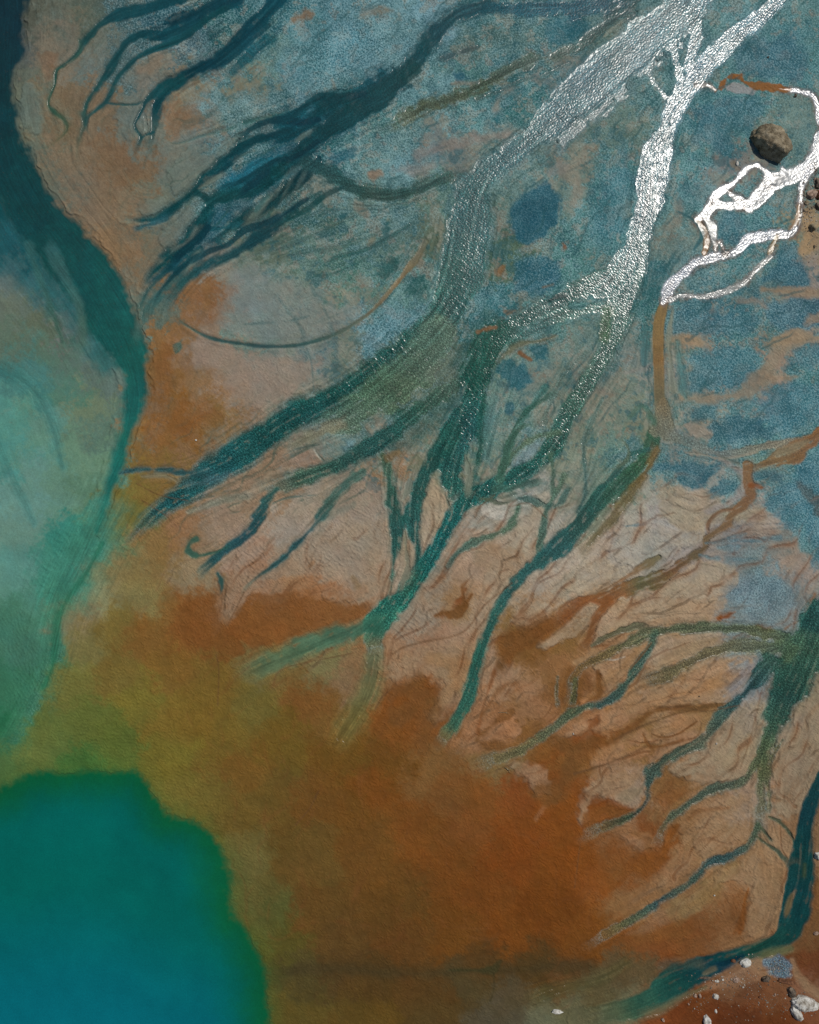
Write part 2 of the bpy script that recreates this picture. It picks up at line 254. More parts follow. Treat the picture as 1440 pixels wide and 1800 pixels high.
S('e', [(112, 112, 92)], 8, .8, 0, .2, 0.35, .5, "600,745,7 565,760,10 530,780,10 500,795,6")
S('e', [(38, 76, 78)], 4, .95, .25, .3, 0.35, .8, "210,832,2.5 245,826,4 280,826,4.5 320,830,6 350,836,10 380,835,12")
S('e', [(115, 112, 88)], 4, .8, 0, .1, 0.00, .6, "250,838,2 285,836,4 305,842,4 318,850,3")
S('e', [(105, 110, 95)], 5, .7, 0, .2, 0.35, .5, "330,900,3 390,880,5 450,868,6")
S('e', [(58, 88, 90)], 5, .8, .1, .3, 0.47, .6, "330,850,5 370,845,5 410,830,6")
S('e', [(38, 78, 72), (20, 66, 70), (22, 68, 74), (35, 78, 72)], 3.5, .95, .35, .3, 0.35, .6, "486,860,4 470,880,8 458,905,10 444,930,10 428,945,7 400,965,6 380,980,7 365,995,8 352,1008,8 345,1016,5")
S('e', [(40, 85, 72)], 3, .9, .2, .1, 0.00, .6, "345,948,4 333,955,5 332,967,6 340,976,6 356,976,3 380,970,2 405,958,1.5")
S('e', [(30, 76, 72)], 3, .9, .2, .1, 0.00, .6, "383,1008,3 388,1020,4.5 390,1035,4 387,1046,3")
S('e', [(60, 90, 78), (55, 85, 76), (28, 72, 74), (35, 76, 76), (60, 85, 70)], 3.5, .95, .3, .3, 0.35, .6, "640,830,6 610,850,9 588,870,10 572,895,8 558,915,7 540,938,4 516,962,5 500,980,3.5 478,996,3 455,1012,2.5 436,1028,2.5 425,1045,2")
# dark arc line across the pale bar
S('e', [(80, 85, 68), (118, 100, 68), (85, 92, 78), (50, 80, 74), (45, 72, 72), (45, 74, 72), (70, 85, 70)], 2.0, 1, .25, .1, 0.10, .3, "748,425,6 735,450,6 715,475,5 690,507,4 655,545,3 625,568,3.2 590,587,3.4 545,602,3.4 500,609,3.2 450,608,3.2 405,602,3.2 370,594,3.2 340,580,2.5 318,565,2 308,556,1.2")
for q in ("490,525,1.5 505,545,3 525,570,4 533,592,4", "568,540,2 578,560,4 585,585,3", "590,600,3 592,625,4 597,645,5 600,650,3", "540,615,1.5 548,640,1.5 552,690,1", "430,570,1 460,568,2 480,567,2", "545,500,1 555,520,2", "500,565,1 530,560,2 545,555,1", "585,610,1 625,660,1.5"):
    S('', [(70, 92, 86)], 4, .6, .05, .1, .3, .9, q)

# glittering stream from the top right corner, its feeders and braids
H1 = [(72, 100, 108), (74, 102, 110), (78, 106, 114), (78, 104, 112), (70, 96, 102), (58, 90, 90), (52, 84, 76), (50, 82, 70), (28, 74, 66), (22, 76, 70), (24, 80, 76), (30, 88, 76), (50, 95, 75)]
S('f', H1, 3.5, 1, .5, 1.5, 1.0, .35, "1400,-60,14 1368,0,14 1330,35,15 1295,65,17 1262,95,20 1232,125,21 1205,160,19 1186,195,17 1168,235,21 1156,270,25 1148,310,28 1143,350,27 1130,395,22 1115,440,24 1100,480,32 1096,520,26 1092,560,16 1075,600,15 1052,640,14 1024,685,16 995,730,17 978,775,17 945,815,16 905,838,15 865,856,16 832,872,16 808,895,14 785,930,13 765,965,13 742,1000,14 712,1040,17 685,1070,21 664,1095,22 656,1120,17 660,1145,15 664,1165,12")
S('f', [(70, 98, 104)], 3, .95, .3, 1, 1.10, .5, "1205,-50,16 1210,0,16 1222,40,14 1222,75,12 1213,110,11 1205,140,10")
S('f', [(72, 100, 104)], 3, .95, .3, 1, 1.10, .5, "1182,45,9 1186,90,8 1192,120,8 1198,150,9")
S('f', [(82, 105, 108)], 3, .9, .2, 1, 1.10, .6, "1172,75,7 1150,105,5 1143,130,4 1153,150,4 1168,168,5 1180,182,5")
S('f', [(62, 92, 88), (45, 80, 74), (50, 84, 80), (48, 82, 76), (26, 70, 60), (20, 66, 58), (26, 72, 66), (30, 76, 72), (30, 76, 70), (30, 76, 66)], 5, 1, .4, 1, 1.10, .6, "1085,495,20 1045,500,20 1010,515,18 975,535,16 935,550,18 900,575,20 872,600,22 855,635,20 842,670,20 832,700,22 822,730,26 808,765,30 795,800,26 792,835,20 802,865,16 812,885,12")
S('f', [(60, 92, 84)], 4, .9, .3, 1, 1.10, .6, "1075,540,12 1030,546,10 990,552,10 950,566,10")
S('f', [(12, 50, 48)], 3, .9, .1, .1, 0.00, .6, "968,527,3 985,521,5 1000,519,3")
S('f', [(50, 88, 84)], 5, .9, .2, .4, 0.85, .6, "965,565,8 935,582,10 905,588,12")
S('f', [(78, 82, 60)], 3, .9, .1, .2, 0.10, .5, "975,592,2 945,600,3 915,605,3.5 890,622,4 875,635,3")
S('f', [(40, 76, 52), (50, 80, 52)], 6, .95, .2, .7, 0.72, .5, "1068,548,10 1064,575,10 1058,605,8")
S('f', [(22, 68, 58), (20, 70, 60)], 8, .9, .2, .6, 0.72, .6, "880,575,10 850,590,16 835,620,18 828,655,18 820,700,14")
S('f', [(24, 70, 60), (22, 68, 62), (26, 72, 66), (24, 74, 70), (28, 80, 72), (60, 90, 70)], 4, .95, .3, .6, 0.72, .6, "800,760,16 775,790,16 755,820,13 740,850,12 730,880,13 724,905,15 727,935,11 734,960,7 735,985,5 732,1005,5 722,1028,6 705,1048,8")
S('f', [(70, 90, 68), (50, 85, 70), (34, 76, 66), (24, 72, 68), (28, 76, 70), (40, 82, 70), (60, 88, 70)], 4, .95, .3, .5, 0.60, .6, "672,800,5 682,830,9 688,860,11 694,890,12 698,920,13 698,948,10 694,975,6 690,1005,4 687,1040,4 686,1065,5")
S('f', [(28, 76, 66)], 5, .9, .2, .5, 0.72, .7, "848,700,7 848,745,8 843,790,8 838,830,7 828,862,7")
S('f', [(70, 105, 100)], 5, .8, 0, .3, 0.35, .5, "872,680,5 862,730,8 858,790,6 850,830,4")
S('f', [(105, 115, 100)], 3, .85, 0, .1, 0.00, .5, "818,800,1.5 824,825,6 824,855,5 820,878,1.5")
S('f', [(105, 112, 98)], 3, .85, 0, .1, 0.00, .5, "722,840,2 716,860,6 706,885,4 700,895,1.5")
S('f', [(112, 112, 95)], 3, .9, 0, .1, 0.00, .5, "712,935,1.5 714,965,4 716,1000,6 708,1025,5 700,1045,3")
S('f', [(45, 92, 75), (70, 102, 78), (85, 98, 66)], 12, .9, .1, .3, 0.00, .5, "660,1100,16 620,1110,14 580,1120,15 540,1138,16 500,1155,18 460,1172,16 420,1190,10")
S('f', [(85, 100, 72), (95, 95, 55), (100, 85, 40)], 14, .75, 0, .5, 0.00, .4, "658,1160,14 650,1200,18 635,1240,18 610,1280,18 585,1320,16")
S('f', [(55, 88, 68), (62, 90, 70), (60, 88, 72), (48, 84, 74), (52, 84, 76)], 3.5, .85, .25, .5, 0.72, .6, "912,890,4 905,908,6 890,930,6 868,940,6 845,948,8 822,960,7 805,972,4 795,985,4 785,998,5 770,1010,4")
S('f', [(75, 100, 80), (48, 82, 70), (50, 84, 70)], 3, .85, .25, .5, 0.72, .5, "992,835,5 978,865,4 962,895,5 956,920,6 950,950,6 948,975,6 940,990,6")
S('f', [(42, 78, 58), (40, 76, 52), (38, 76, 62), (28, 72, 64), (26, 74, 70), (28, 76, 74), (30, 78, 74), (30, 80, 72), (26, 80, 70), (30, 85, 74), (42, 88, 70), (85, 92, 60)], 4, .95, .35, .5, 0.60, .5, "1152,770,11 1142,795,12 1125,820,14 1098,848,18 1062,872,17 1038,900,18 1015,930,18 990,958,18 960,980,15 932,1000,12 912,1018,10 892,1045,9 876,1070,9 864,1095,9 852,1125,9 843,1155,9 836,1185,10 828,1215,12 818,1240,11 805,1262,9 790,1285,10 772,1310,10")
S('f', [(105, 85, 48), (98, 84, 48), (92, 84, 52), (85, 80, 48)], 4, .85, .1, .2, 0.35, .6, "1155,790,6 1140,820,6 1118,855,7 1098,880,9 1080,910,8 1055,935,8 1035,955,9 1018,978,6")
S('f', [(110, 118, 100)], 4, .8, 0, .1, 0.10, .5, "1070,895,4 1050,920,7 1030,945,6 1008,965,3")
S('f', [(48, 98, 92), (72, 100, 85)], 3, .85, .15, .4, 0.60, .6, "960,680,4 930,720,5 905,760,6 892,800,8 880,835,10")
S('f', [(70, 92, 72)], 4, .8, .2, .4, 0.72, .6, "985,760,4 940,770,5 900,800,5 870,850,6")
S('f', [(58, 90, 82)], 4, .85, .15, .3, 0.47, .7, "1000,860,3 975,890,8 930,880,6 890,868,8")
S('f', [(55, 88, 82)], 3, .8, .1, .2, 0.47, .6, "1025,800,2 1030,850,3 1025,880,3 1012,910,3")

# rust coloured canal, speckled pool below it
S('g', [(118, 82, 38), (120, 82, 38), (112, 84, 42), (95, 88, 60), (70, 88, 88)], 1.8, 1, .15, .02, .15, .08, "1170,528,6 1164,545,9 1158,570,9.5 1157,610,9.5 1158,650,9.5 1159,685,9.5 1160,705,10 1162,725,11 1163,755,10")
S('g', [(110, 115, 98)], 3, .8, -.1, .1, .1, .4, "1183,545,3 1176,590,4 1178,640,4 1182,685,6")
S('g', [(104, 88, 58), (92, 92, 74), (84, 98, 92), (96, 104, 98), (96, 98, 86), (108, 100, 84), (112, 98, 74), (112, 86, 52)], 3, .85, .2, .1, .8, .6, "1165,705,10 1170,735,17 1172,762,15 1200,774,9 1230,787,7 1262,796,7 1300,795,7 1340,786,6 1380,779,6 1415,772,7 1445,750,8")
S('g', [(125, 120, 105)], 2, .8, -.1, .1, 0, .3, "1205,795,1 1240,800,2 1262,806,2 1290,804,2 1330,795,1.5")
S('g', [(80, 90, 80)], 2, .8, .1, .1, 0, .3, "1262,800,1.5 1280,808,1.8 1298,815,2.5")
S('g', [(50, 100, 98)], 5, .8, .1, .2, .3, .5, "1190,600,4 1196,640,6 1200,680,5 1206,700,3")
S('g', [(35, 90, 92)], 4, .85, .1, .2, .2, .4, "1133,575,5 1134,610,7 1132,640,5")
S('g', [(35, 80, 62), (60, 92, 75)], 5, .85, .1, .2, .3, .5, "1150,740,5 1130,715,6 1110,730,5 1105,735,3")
# bright rills round the pale pools, top right
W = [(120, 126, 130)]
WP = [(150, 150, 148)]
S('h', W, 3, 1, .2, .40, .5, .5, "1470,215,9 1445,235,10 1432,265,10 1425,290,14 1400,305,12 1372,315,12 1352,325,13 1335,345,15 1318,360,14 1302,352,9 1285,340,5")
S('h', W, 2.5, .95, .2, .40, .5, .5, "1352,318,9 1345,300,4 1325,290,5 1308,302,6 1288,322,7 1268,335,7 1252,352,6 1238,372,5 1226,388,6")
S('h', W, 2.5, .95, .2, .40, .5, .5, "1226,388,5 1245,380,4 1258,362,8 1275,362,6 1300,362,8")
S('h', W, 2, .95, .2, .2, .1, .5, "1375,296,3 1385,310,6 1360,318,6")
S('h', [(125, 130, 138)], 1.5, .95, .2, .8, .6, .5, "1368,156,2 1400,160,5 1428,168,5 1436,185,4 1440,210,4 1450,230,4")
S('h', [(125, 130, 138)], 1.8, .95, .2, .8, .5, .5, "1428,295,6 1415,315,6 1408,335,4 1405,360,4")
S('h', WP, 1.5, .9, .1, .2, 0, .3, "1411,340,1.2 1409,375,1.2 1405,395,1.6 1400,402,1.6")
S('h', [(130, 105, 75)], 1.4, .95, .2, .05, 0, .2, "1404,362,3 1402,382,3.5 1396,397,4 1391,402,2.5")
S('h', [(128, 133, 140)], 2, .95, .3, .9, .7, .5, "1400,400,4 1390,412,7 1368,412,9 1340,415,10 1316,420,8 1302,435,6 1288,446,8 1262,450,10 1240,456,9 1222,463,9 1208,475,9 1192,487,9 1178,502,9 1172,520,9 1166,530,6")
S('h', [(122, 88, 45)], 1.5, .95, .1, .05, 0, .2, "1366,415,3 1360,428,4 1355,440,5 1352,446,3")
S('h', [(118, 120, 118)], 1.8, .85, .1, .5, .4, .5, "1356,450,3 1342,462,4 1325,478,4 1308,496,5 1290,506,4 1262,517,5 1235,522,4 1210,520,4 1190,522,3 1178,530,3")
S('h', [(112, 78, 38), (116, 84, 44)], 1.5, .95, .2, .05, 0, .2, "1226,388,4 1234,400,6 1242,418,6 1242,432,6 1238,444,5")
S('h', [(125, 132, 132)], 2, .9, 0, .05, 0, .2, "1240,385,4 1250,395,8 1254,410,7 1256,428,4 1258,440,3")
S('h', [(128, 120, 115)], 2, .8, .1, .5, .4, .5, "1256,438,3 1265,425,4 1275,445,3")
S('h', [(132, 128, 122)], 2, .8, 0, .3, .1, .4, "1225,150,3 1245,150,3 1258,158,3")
S('', [(40, 82, 85)], 2.5, .9, .1, .1, 0, .3, "1192,372,1.5 1212,382,2 1228,398,2.5 1234,412,4 1230,425,4 1220,438,2")
# rusty rills of the right side
OR = (114, 64, 24)
S('i', [(122, 72, 28), (120, 70, 28), (112, 80, 42), (114, 75, 38), (118, 74, 36)], 3, .95, .2, .2, .3, .6, "1470,740,14 1440,760,13 1420,780,13 1395,797,15 1370,806,13 1348,815,8 1328,822,6 1310,822,7")
S('i', [(110, 102, 78)], 4, .8, 0, .1, .2, .5, "1420,775,4 1390,790,6 1350,800,4")
S('i', [(115, 74, 38), (108, 75, 42), (112, 82, 50), (100, 80, 50), (85, 72, 45), (98, 66, 32), (80, 78, 45), (122, 66, 22), (126, 64, 18), (124, 64, 20), (120, 66, 24)], 3, .95, .3, .1, .2, .5,
  "1314,820,8 1313,840,7 1318,858,9 1322,875,10 1305,888,10 1290,900,8 1275,925,8 1255,938,6 1242,948,5 1238,962,6 1222,974,8 1200,988,9 1178,1005,10 1150,1020,13 1115,1030,13 1085,1042,14 1062,1052,12 1030,1053,8 1005,1068,12 980,1090,14 950,1110,14")
S('i', [(124, 60, 16)], 3, .95, .1, .1, 0, .4, "1320,853,4 1333,855,5 1345,858,3")
S('i', [(105, 72, 40)], 2, .85, .2, .1, .1, .4, "1290,896,4 1268,898,4 1250,912,4 1243,928,3 1248,940,3")
S('i', [(98, 88, 50), (122, 68, 22), (112, 80, 45)], 3, .85, .2, .1, 0, .4, "1158,980,5 1140,990,7 1120,1002,5 1095,1018,2.5 1060,1038,2.5 1035,1050,3")
S('i', [(124, 64, 20), (122, 66, 24)], 4, .95, .2, .1, 0, .4, "1070,1055,9 1052,1080,7 1042,1100,7 1034,1125,9 1020,1145,10")
# stains of rust on the sand
for c, soft, op, q in [
    (OR, 3, .9, "830,1045,2 815,1065,5 800,1078,9 780,1077,7 765,1083,3"), (OR, 3, .7, "820,1062,5 812,1035,3 822,1020,5"),
    (OR, 12, .85, "960,1100,20 920,1120,24 890,1150,16 880,1170,8"), (OR, 12, .75, "1000,1180,8 1030,1200,14 1000,1220,20 960,1225,14"),
    (OR, 6, .85, "1050,1180,3 1055,1205,6 1048,1240,5"), (OR, 10, .8, "740,1195,12 720,1210,16 740,1235,20 700,1260,16"),
    (OR, 10, .8, "760,1240,14 745,1270,16 740,1300,20"), (OR, 6, .8, "900,1250,3 870,1270,6 840,1300,8 880,1315,8"),
    (OR, 10, .85, "950,1290,10 980,1300,12 1010,1330,14 990,1370,16 960,1400,18"), (OR, 6, .85, "1270,1240,3 1210,1245,5 1150,1250,4 1110,1280,6 1070,1300,8 1040,1310,12 1015,1325,14"),
    (OR, 8, .8, "1290,1085,3 1275,1080,6 1262,1085,4"), ((122, 58, 15), 4, .9, "1292,1075,2 1280,1082,5 1262,1088,3"), ((118, 62, 22), 5, .8, "1330,1100,2 1345,1105,5 1360,1110,3"),
    ((118, 62, 22), 4, .85, "1432,1045,4 1425,1060,6 1415,1080,4"), ((118, 64, 26), 3, .8, "1408,1090,3 1390,1098,4 1380,1105,3"),
    ((128, 66, 20), 3, .85, "1315,1560,1 1308,1590,3 1305,1620,4 1300,1640,3"), ((118, 62, 20), 6, .7, "1290,1640,2 1302,1620,4 1310,1590,3"),
    ((126, 66, 20), 8, .85, "1190,1450,3 1175,1475,10 1160,1500,12 1130,1530,10"), ((124, 66, 22), 8, .8, "1130,1425,4 1100,1430,6 1060,1425,12 1040,1440,14"),
    ((120, 66, 24), 8, .6, "1220,1625,10 1180,1640,18 1120,1650,14"), ((122, 70, 30), 5, .6, "1210,1365,4 1170,1385,6 1150,1405,5"),
    ((120, 66, 28), 4, .5, "1280,1420,3 1230,1425,5 1210,1440,3"), ((120, 60, 18), 3, .75, "990,428,4 994,436,4"),
    ((122, 66, 25), 2.5, .85, "913,620,3 925,627,4 934,633,3"), ((122, 72, 38), 2.5, .8, "840,583,3 855,578,5 870,576,3"),
    ((118, 74, 38), 3, .75, "875,478,5 885,470,4"), ((118, 82, 48), 3, .7, "890,548,5 905,546,5"), ((120, 75, 38), 3, .75, "955,505,2 972,500,3"),
    ((120, 82, 45), 4, .7, "700,795,5 680,805,6"), ((112, 78, 42), 4, .7, "515,35,5 535,28,8 550,24,4"), ((112, 96, 72), 6, .6, "640,25,6 660,20,7 690,18,5"),
    ((118, 78, 40), 12, .4, "300,735,8 305,700,7 310,665,5"), ((126, 80, 40), 12, .4, "362,500,6 365,525,8 360,555,6"), ((122, 84, 46), 14, .35, "400,730,6 370,745,8 345,760,6"),
    ((112, 78, 42), 3, .5, "545,995,3 552,988,5"), ((122, 84, 48), 4, .5, "620,1015,3 630,1030,4"), ((118, 98, 72), 3, .6, "1290,290,5 1300,300,3"),
    ((120, 60, 18), 5, .7, "870,1180,4 850,1240,3 840,1290,6"), ((122, 66, 24), 5, .6, "905,1200,5 880,1210,4 850,1255,5"),
]:
    S('', [c], soft, op, .06, .05, 0, .7, q)
# pale sand bars and lobes
for c, soft, op, q in [
    ((132, 104, 72), 6, .8, "760,1160,10 800,1170,20 820,1190,16 790,1220,10 755,1262,6"), ((134, 98, 66), 7, .8, "840,1285,10 870,1280,16 900,1278,10"),
    ((130, 96, 66), 5, .8, "930,1350,12 950,1360,14 960,1375,9"), ((128, 90, 58), 4, .7, "905,1360,3 908,1372,3"), ((128, 88, 56), 4, .7, "955,1420,4 945,1435,4 943,1442,3"),
    ((134, 108, 76), 5, .8, "1075,1110,4 1040,1150,7 1010,1165,5"), ((134, 104, 70), 5, .8, "1140,1125,6 1110,1160,12 1080,1185,10 1060,1200,6"),
    ((132, 112, 84), 5, .85, "1255,1125,5 1210,1140,9 1180,1160,11 1150,1178,5"), ((134, 102, 68), 8, .75, "1320,1180,9 1260,1200,14 1200,1220,14 1150,1230,14 1110,1240,12"),
    ((132, 100, 66), 5, .8, "1225,1262,4 1190,1275,10 1160,1290,9 1140,1292,5"), ((130, 98, 64), 5, .75, "1110,1290,5 1090,1300,9 1080,1310,5"), ((130, 98, 66), 5, .75, "1140,1320,4 1100,1325,8 1050,1335,8"),
    ((128, 102, 74), 6, .8, "1120,1365,6 1080,1380,16 1040,1395,10 1022,1440,4"), ((120, 106, 82), 6, .7, "1130,1385,3 1100,1400,10"), ((124, 88, 52), 5, .7, "1110,1465,4 1140,1470,10 1140,1490,5"),
    ((110, 116, 120), 5, .6, "1335,1160,4 1310,1185,10 1285,1215,5"), ((128, 116, 92), 6, .7, "1330,1240,10 1345,1260,14 1320,1300,14 1280,1340,14"),
    ((126, 90, 52), 10, .6, "1290,1520,8 1240,1570,20 1200,1600,20"), ((122, 96, 66), 10, .7, "1340,1500,14 1360,1540,18 1370,1590,16 1340,1650,14"),
    ((136, 130, 112), 8, .7, "1010,1010,10 980,1030,8 1000,1050,6"), ((140, 126, 104), 6, .6, "1120,1010,4 1090,1020,8 1060,1035,4"),
    ((135, 124, 102), 8, .8, "1330,905,14 1270,900,20 1200,900,30 1180,870,24"), ((124, 116, 100), 6, .75, "900,155,3 880,170,6 870,195,4"), ((122, 112, 100), 6, .7, "890,235,8 820,250,8 770,262,8 735,270,8"), ((124, 114, 102), 6, .6, "760,290,5 740,300,8 700,298,6"),
    ((128, 102, 78), 4, .75, "655,308,6 668,303,5"), ((112, 98, 70), 4, .6, "655,420,6 650,430,5"), ((116, 100, 80), 4, .5, "628,365,8 645,378,6"),
    ((118, 104, 82), 3, .6, "585,140,4 588,155,4"), ((120, 108, 92), 3, .7, "795,147,2 825,147,3.5 845,143,2"), ((118, 106, 78), 3, .6, "880,148,2 895,146,2"),
    ((122, 112, 96), 5, .75, "885,560,4 870,600,4 850,640,3"), ((130, 122, 108), 3, .8, "1205,748,5 1225,757,7 1245,765,6"), ((136, 118, 92), 4, .8, "1185,598,6 1215,598,10 1232,604,5"),
    ((124, 112, 92), 6, .8, "1400,595,12 1370,610,14 1360,640,14 1330,670,12 1300,692,10 1250,700,8 1200,700,6"), ((128, 112, 88), 5, .8, "1440,595,6 1400,590,8 1350,605,8"), ((126, 110, 88), 5, .7, "1340,655,4 1360,665,6 1400,662,4"),
    ((130, 112, 88), 4, .8, "1340,508,4 1380,512,7 1420,514,7 1460,510,8"), ((124, 112, 96), 4, .7, "1300,530,3 1330,530,6 1345,540,4"), ((128, 110, 88), 4, .8, "1445,555,8 1420,565,7"),
    ((118, 114, 104), 4, .6, "1100,655,2 1130,648,4 1150,640,3"), ((120, 112, 96), 4, .6, "1110,575,5 1120,568,5"), ((118, 110, 94), 5, .6, "1010,640,6 1015,670,5 1060,690,6"),
    ((124, 118, 102), 6, .7, "1000,310,12 1015,330,10 1010,360,6"), ((118, 116, 106), 5, .6, "985,295,8 970,300,6"), ((115, 112, 100), 6, .6, "1195,355,6 1190,385,8 1170,400,6"),
    ((140, 116, 84), 5, .8, "1420,385,12 1425,415,14 1415,440,8"), ((118, 100, 88), 3, .7, "1255,80,2 1275,70,3"), ((128, 120, 112), 5, .8, "1260,800,3 1310,840,8 1290,880,8 1240,900,8"),
    ((128, 116, 102), 5, .8, "1400,950,5 1395,980,9 1375,990,6 1410,975,5"), ((128, 112, 98), 4, .7, "1340,905,7 1320,915,6"), ((118, 108, 96), 4, .6, "1300,935,4 1350,935,4 1390,938,3"),
    ((110, 112, 98), 6, .7, "560,915,6 590,900,5 620,890,4"),
]:
    S('', [c], soft, op, -.06, .05, 0, .7, q)
# dark streaky marks on the pale flat, right
for q in ("1230,975,2 1260,982,4 1330,982,3", "1262,962,3 1280,965,6 1300,960,3", "1240,955,1.5 1290,950,3 1340,952,2", "1320,950,2 1370,945,3", "1280,945,2 1310,938,2", "1100,925,1 1130,922,3"):
    S('', [(70, 98, 104)], 5, .7, .02, .2, .6, .8, q)

# green stream of the lower right and its rills
S('j', [(16, 58, 54), (18, 62, 55), (26, 66, 55), (40, 72, 56), (30, 66, 54), (26, 62, 54), (42, 70, 54), (62, 76, 52), (72, 78, 52), (66, 76, 52), (78, 82, 60)], 8, .97, .4, .5, 1.0, .6, "1500,1010,30 1462,1055,26 1438,1090,30 1418,1130,40 1408,1170,42 1395,1205,34 1378,1240,26 1362,1270,16 1352,1295,13 1346,1325,10 1340,1360,9 1338,1400,8 1335,1435,8 1330,1470,7")
S('j', [(24, 62, 56)], 8, .9, .2, .5, 1.0, .6, "1430,1080,20 1420,1110,26")
S('j', [(52, 80, 62), (78, 84, 58), (72, 82, 60), (68, 78, 54), (72, 80, 56), (74, 80, 54), (92, 80, 48), (96, 78, 46), (90, 76, 46)], 4.5, .92, .25, .7, 1.0, .5, "1400,1125,16 1360,1118,13 1320,1108,9 1280,1104,9 1230,1103,8 1190,1106,8 1150,1110,9 1120,1122,9 1090,1138,8 1060,1155,7 1035,1165,6 1015,1180,5 1005,1200,5 1002,1222,5 998,1240,5")
S('j', [(60, 80, 58), (82, 84, 58), (85, 80, 54), (82, 80, 55), (88, 80, 54)], 6, .85, .2, .5, 1.0, .6, "1380,1145,18 1330,1135,12 1290,1135,12 1250,1148,9 1225,1160,9 1195,1172,9 1165,1188,12 1135,1192,10 1120,1185,5")
S('j', [(60, 78, 58), (40, 74, 66), (50, 76, 62), (36, 70, 68), (60, 76, 56), (66, 76, 56), (88, 88, 60), (92, 90, 62), (95, 86, 52)], 3.5, .92, .3, .4, 1.0, .5, "1152,1112,7 1145,1135,5 1132,1155,6 1118,1175,8 1102,1200,7 1085,1220,8 1060,1235,7 1030,1243,6 1000,1258,7 980,1275,7 950,1295,8 915,1318,9 870,1335,12 835,1348,12")
S('j', [(60, 72, 46)], 3, .7, .1, .3, 1.0, .6, "1012,1195,3 1008,1225,4 1004,1240,4")
S('j', [(60, 72, 52)], 3, .6, .1, .3, 1.0, .6, "980,1190,2 978,1225,3 982,1245,3")
S('j', [(40, 72, 60), (24, 62, 62), (26, 64, 64), (44, 70, 62), (72, 78, 62), (60, 74, 60), (56, 74, 62), (48, 70, 62), (30, 60, 60), (52, 70, 52), (74, 80, 56), (95, 84, 50)], 4, .93, .3, .3, 1.0, .6, "1355,1165,18 1335,1188,15 1315,1212,9 1292,1235,10 1268,1258,9 1252,1282,9 1232,1305,10 1195,1322,9 1165,1338,8 1148,1358,12 1140,1378,8 1138,1400,5 1128,1420,5 1108,1436,5 1078,1447,6 1045,1460,8 1020,1475,9")
S('j', [(60, 74, 50), (70, 80, 58), (64, 76, 62), (58, 72, 58), (54, 70, 58), (70, 78, 58), (92, 86, 60)], 3.5, .92, .3, .4, 1.0, .6, "1345,1310,8 1325,1345,7 1312,1368,6 1285,1380,6 1262,1385,9 1238,1395,8 1215,1410,6 1195,1425,5 1178,1438,5 1165,1455,6 1158,1475,9 1155,1490,7")
S('j', [(60, 74, 54), (58, 72, 58), (36, 64, 64), (30, 62, 66), (50, 72, 62), (60, 74, 62), (34, 62, 66), (50, 68, 56), (74, 76, 50), (90, 80, 50), (104, 78, 44)], 3.5, .93, .3, .25, 1.0, .5, "1332,1450,6 1324,1475,6 1310,1490,6 1290,1502,7 1268,1510,8 1245,1518,7 1230,1535,6 1214,1552,6 1195,1565,5 1165,1580,5 1130,1605,6 1095,1625,7 1060,1645,8 1030,1662,8")
S('j', [(72, 78, 52)], 3, .75, .2, .3, 1.0, .7, "1375,1300,2 1358,1330,3 1350,1370,4 1352,1410,4 1350,1440,3")
for q in ("1330,1470,2 1345,1482,2 1365,1495,3 1378,1508,4 1390,1520,5", "1350,1435,2 1370,1445,3 1385,1460,3 1395,1478,3 1400,1495,3", "1338,1455,2 1350,1470,2 1358,1480,2"):
    S('j', [(62, 72, 50), (40, 66, 58)], 2.5, .85, .2, .3, .2, .5, q)
S('k', [(26, 62, 58), (20, 58, 58), (14, 50, 55), (14, 56, 55), (14, 58, 56)], 3.5, 1, .5, .2, .25, .3, "1470,1320,18 1448,1360,11 1432,1395,12 1420,1430,14 1414,1465,17 1410,1500,19 1404,1530,21 1400,1555,20")
S('k', [(16, 58, 58), (14, 56, 56), (16, 60, 58)], 2.5, 1, .5, .2, .25, .3, "1398,1530,12 1388,1560,9 1380,1590,6 1374,1620,6 1372,1645,9")
S('k', [(14, 57, 56), (13, 54, 55), (14, 57, 56), (20, 60, 54), (24, 66, 54), (16, 60, 58), (14, 54, 60), (22, 66, 60), (34, 76, 64), (50, 82, 62), (70, 84, 58), (78, 84, 58)], 4, 1, .5, .2, .15, .4, "1420,1520,11.0 1416,1560,15.9 1406,1600,18.3 1392,1632,20.7 1370,1652,17.1 1345,1664,14.6 1315,1674,13.4 1285,1682,13.4 1255,1694,17.1 1225,1706,22.0 1200,1718,26.8 1175,1738,26.8 1150,1758,22.0 1115,1772,19.5 1070,1780,17.1 1020,1792,17.1")
S('k', [(10, 46, 58)], 4, .9, .1, .2, .1, .5, "1305,1682,6 1280,1694,8 1255,1702,8")
S('k', [(66, 72, 58)], 8, .6, .1, .1, .1, .6, "1230,1695,8 1180,1695,9 1150,1700,5")
S('k', [(85, 80, 62)], 3, .8, 0, .1, 0, .5, "1238,1712,3 1250,1706,4 1262,1700,3")
S('k', [(95, 82, 55)], 3, .9, -.1, .1, 0, .3, "1392,1572,2 1388,1585,5 1384,1600,5 1380,1615,2")
S('k', [(52, 66, 44)], 3, .8, .1, .1, .1, .4, "1415,1520,3 1414,1545,4")
S('k', [(88, 92, 62)], 6, .85, -.05, .1, 0, .5, "1390,1668,5 1370,1672,8 1330,1682,5")
S('k', [(98, 92, 66)], 7, .8, 0, .1, 0, .5, "1240,1735,3 1200,1752,5 1160,1775,8 1120,1790,10")
S('k', [(78, 76, 46)], 10, .6, 0, .1, 0, .5, "1100,1690,8 1060,1720,10 980,1740,14 920,1765,16")
S('', [(62, 52, 28)], 12, .6, .02, .0, 0, .5, "500,1705,6 600,1702,10 700,1712,8 790,1708,9 860,1705,6 960,1700,10 1040,1700,10")
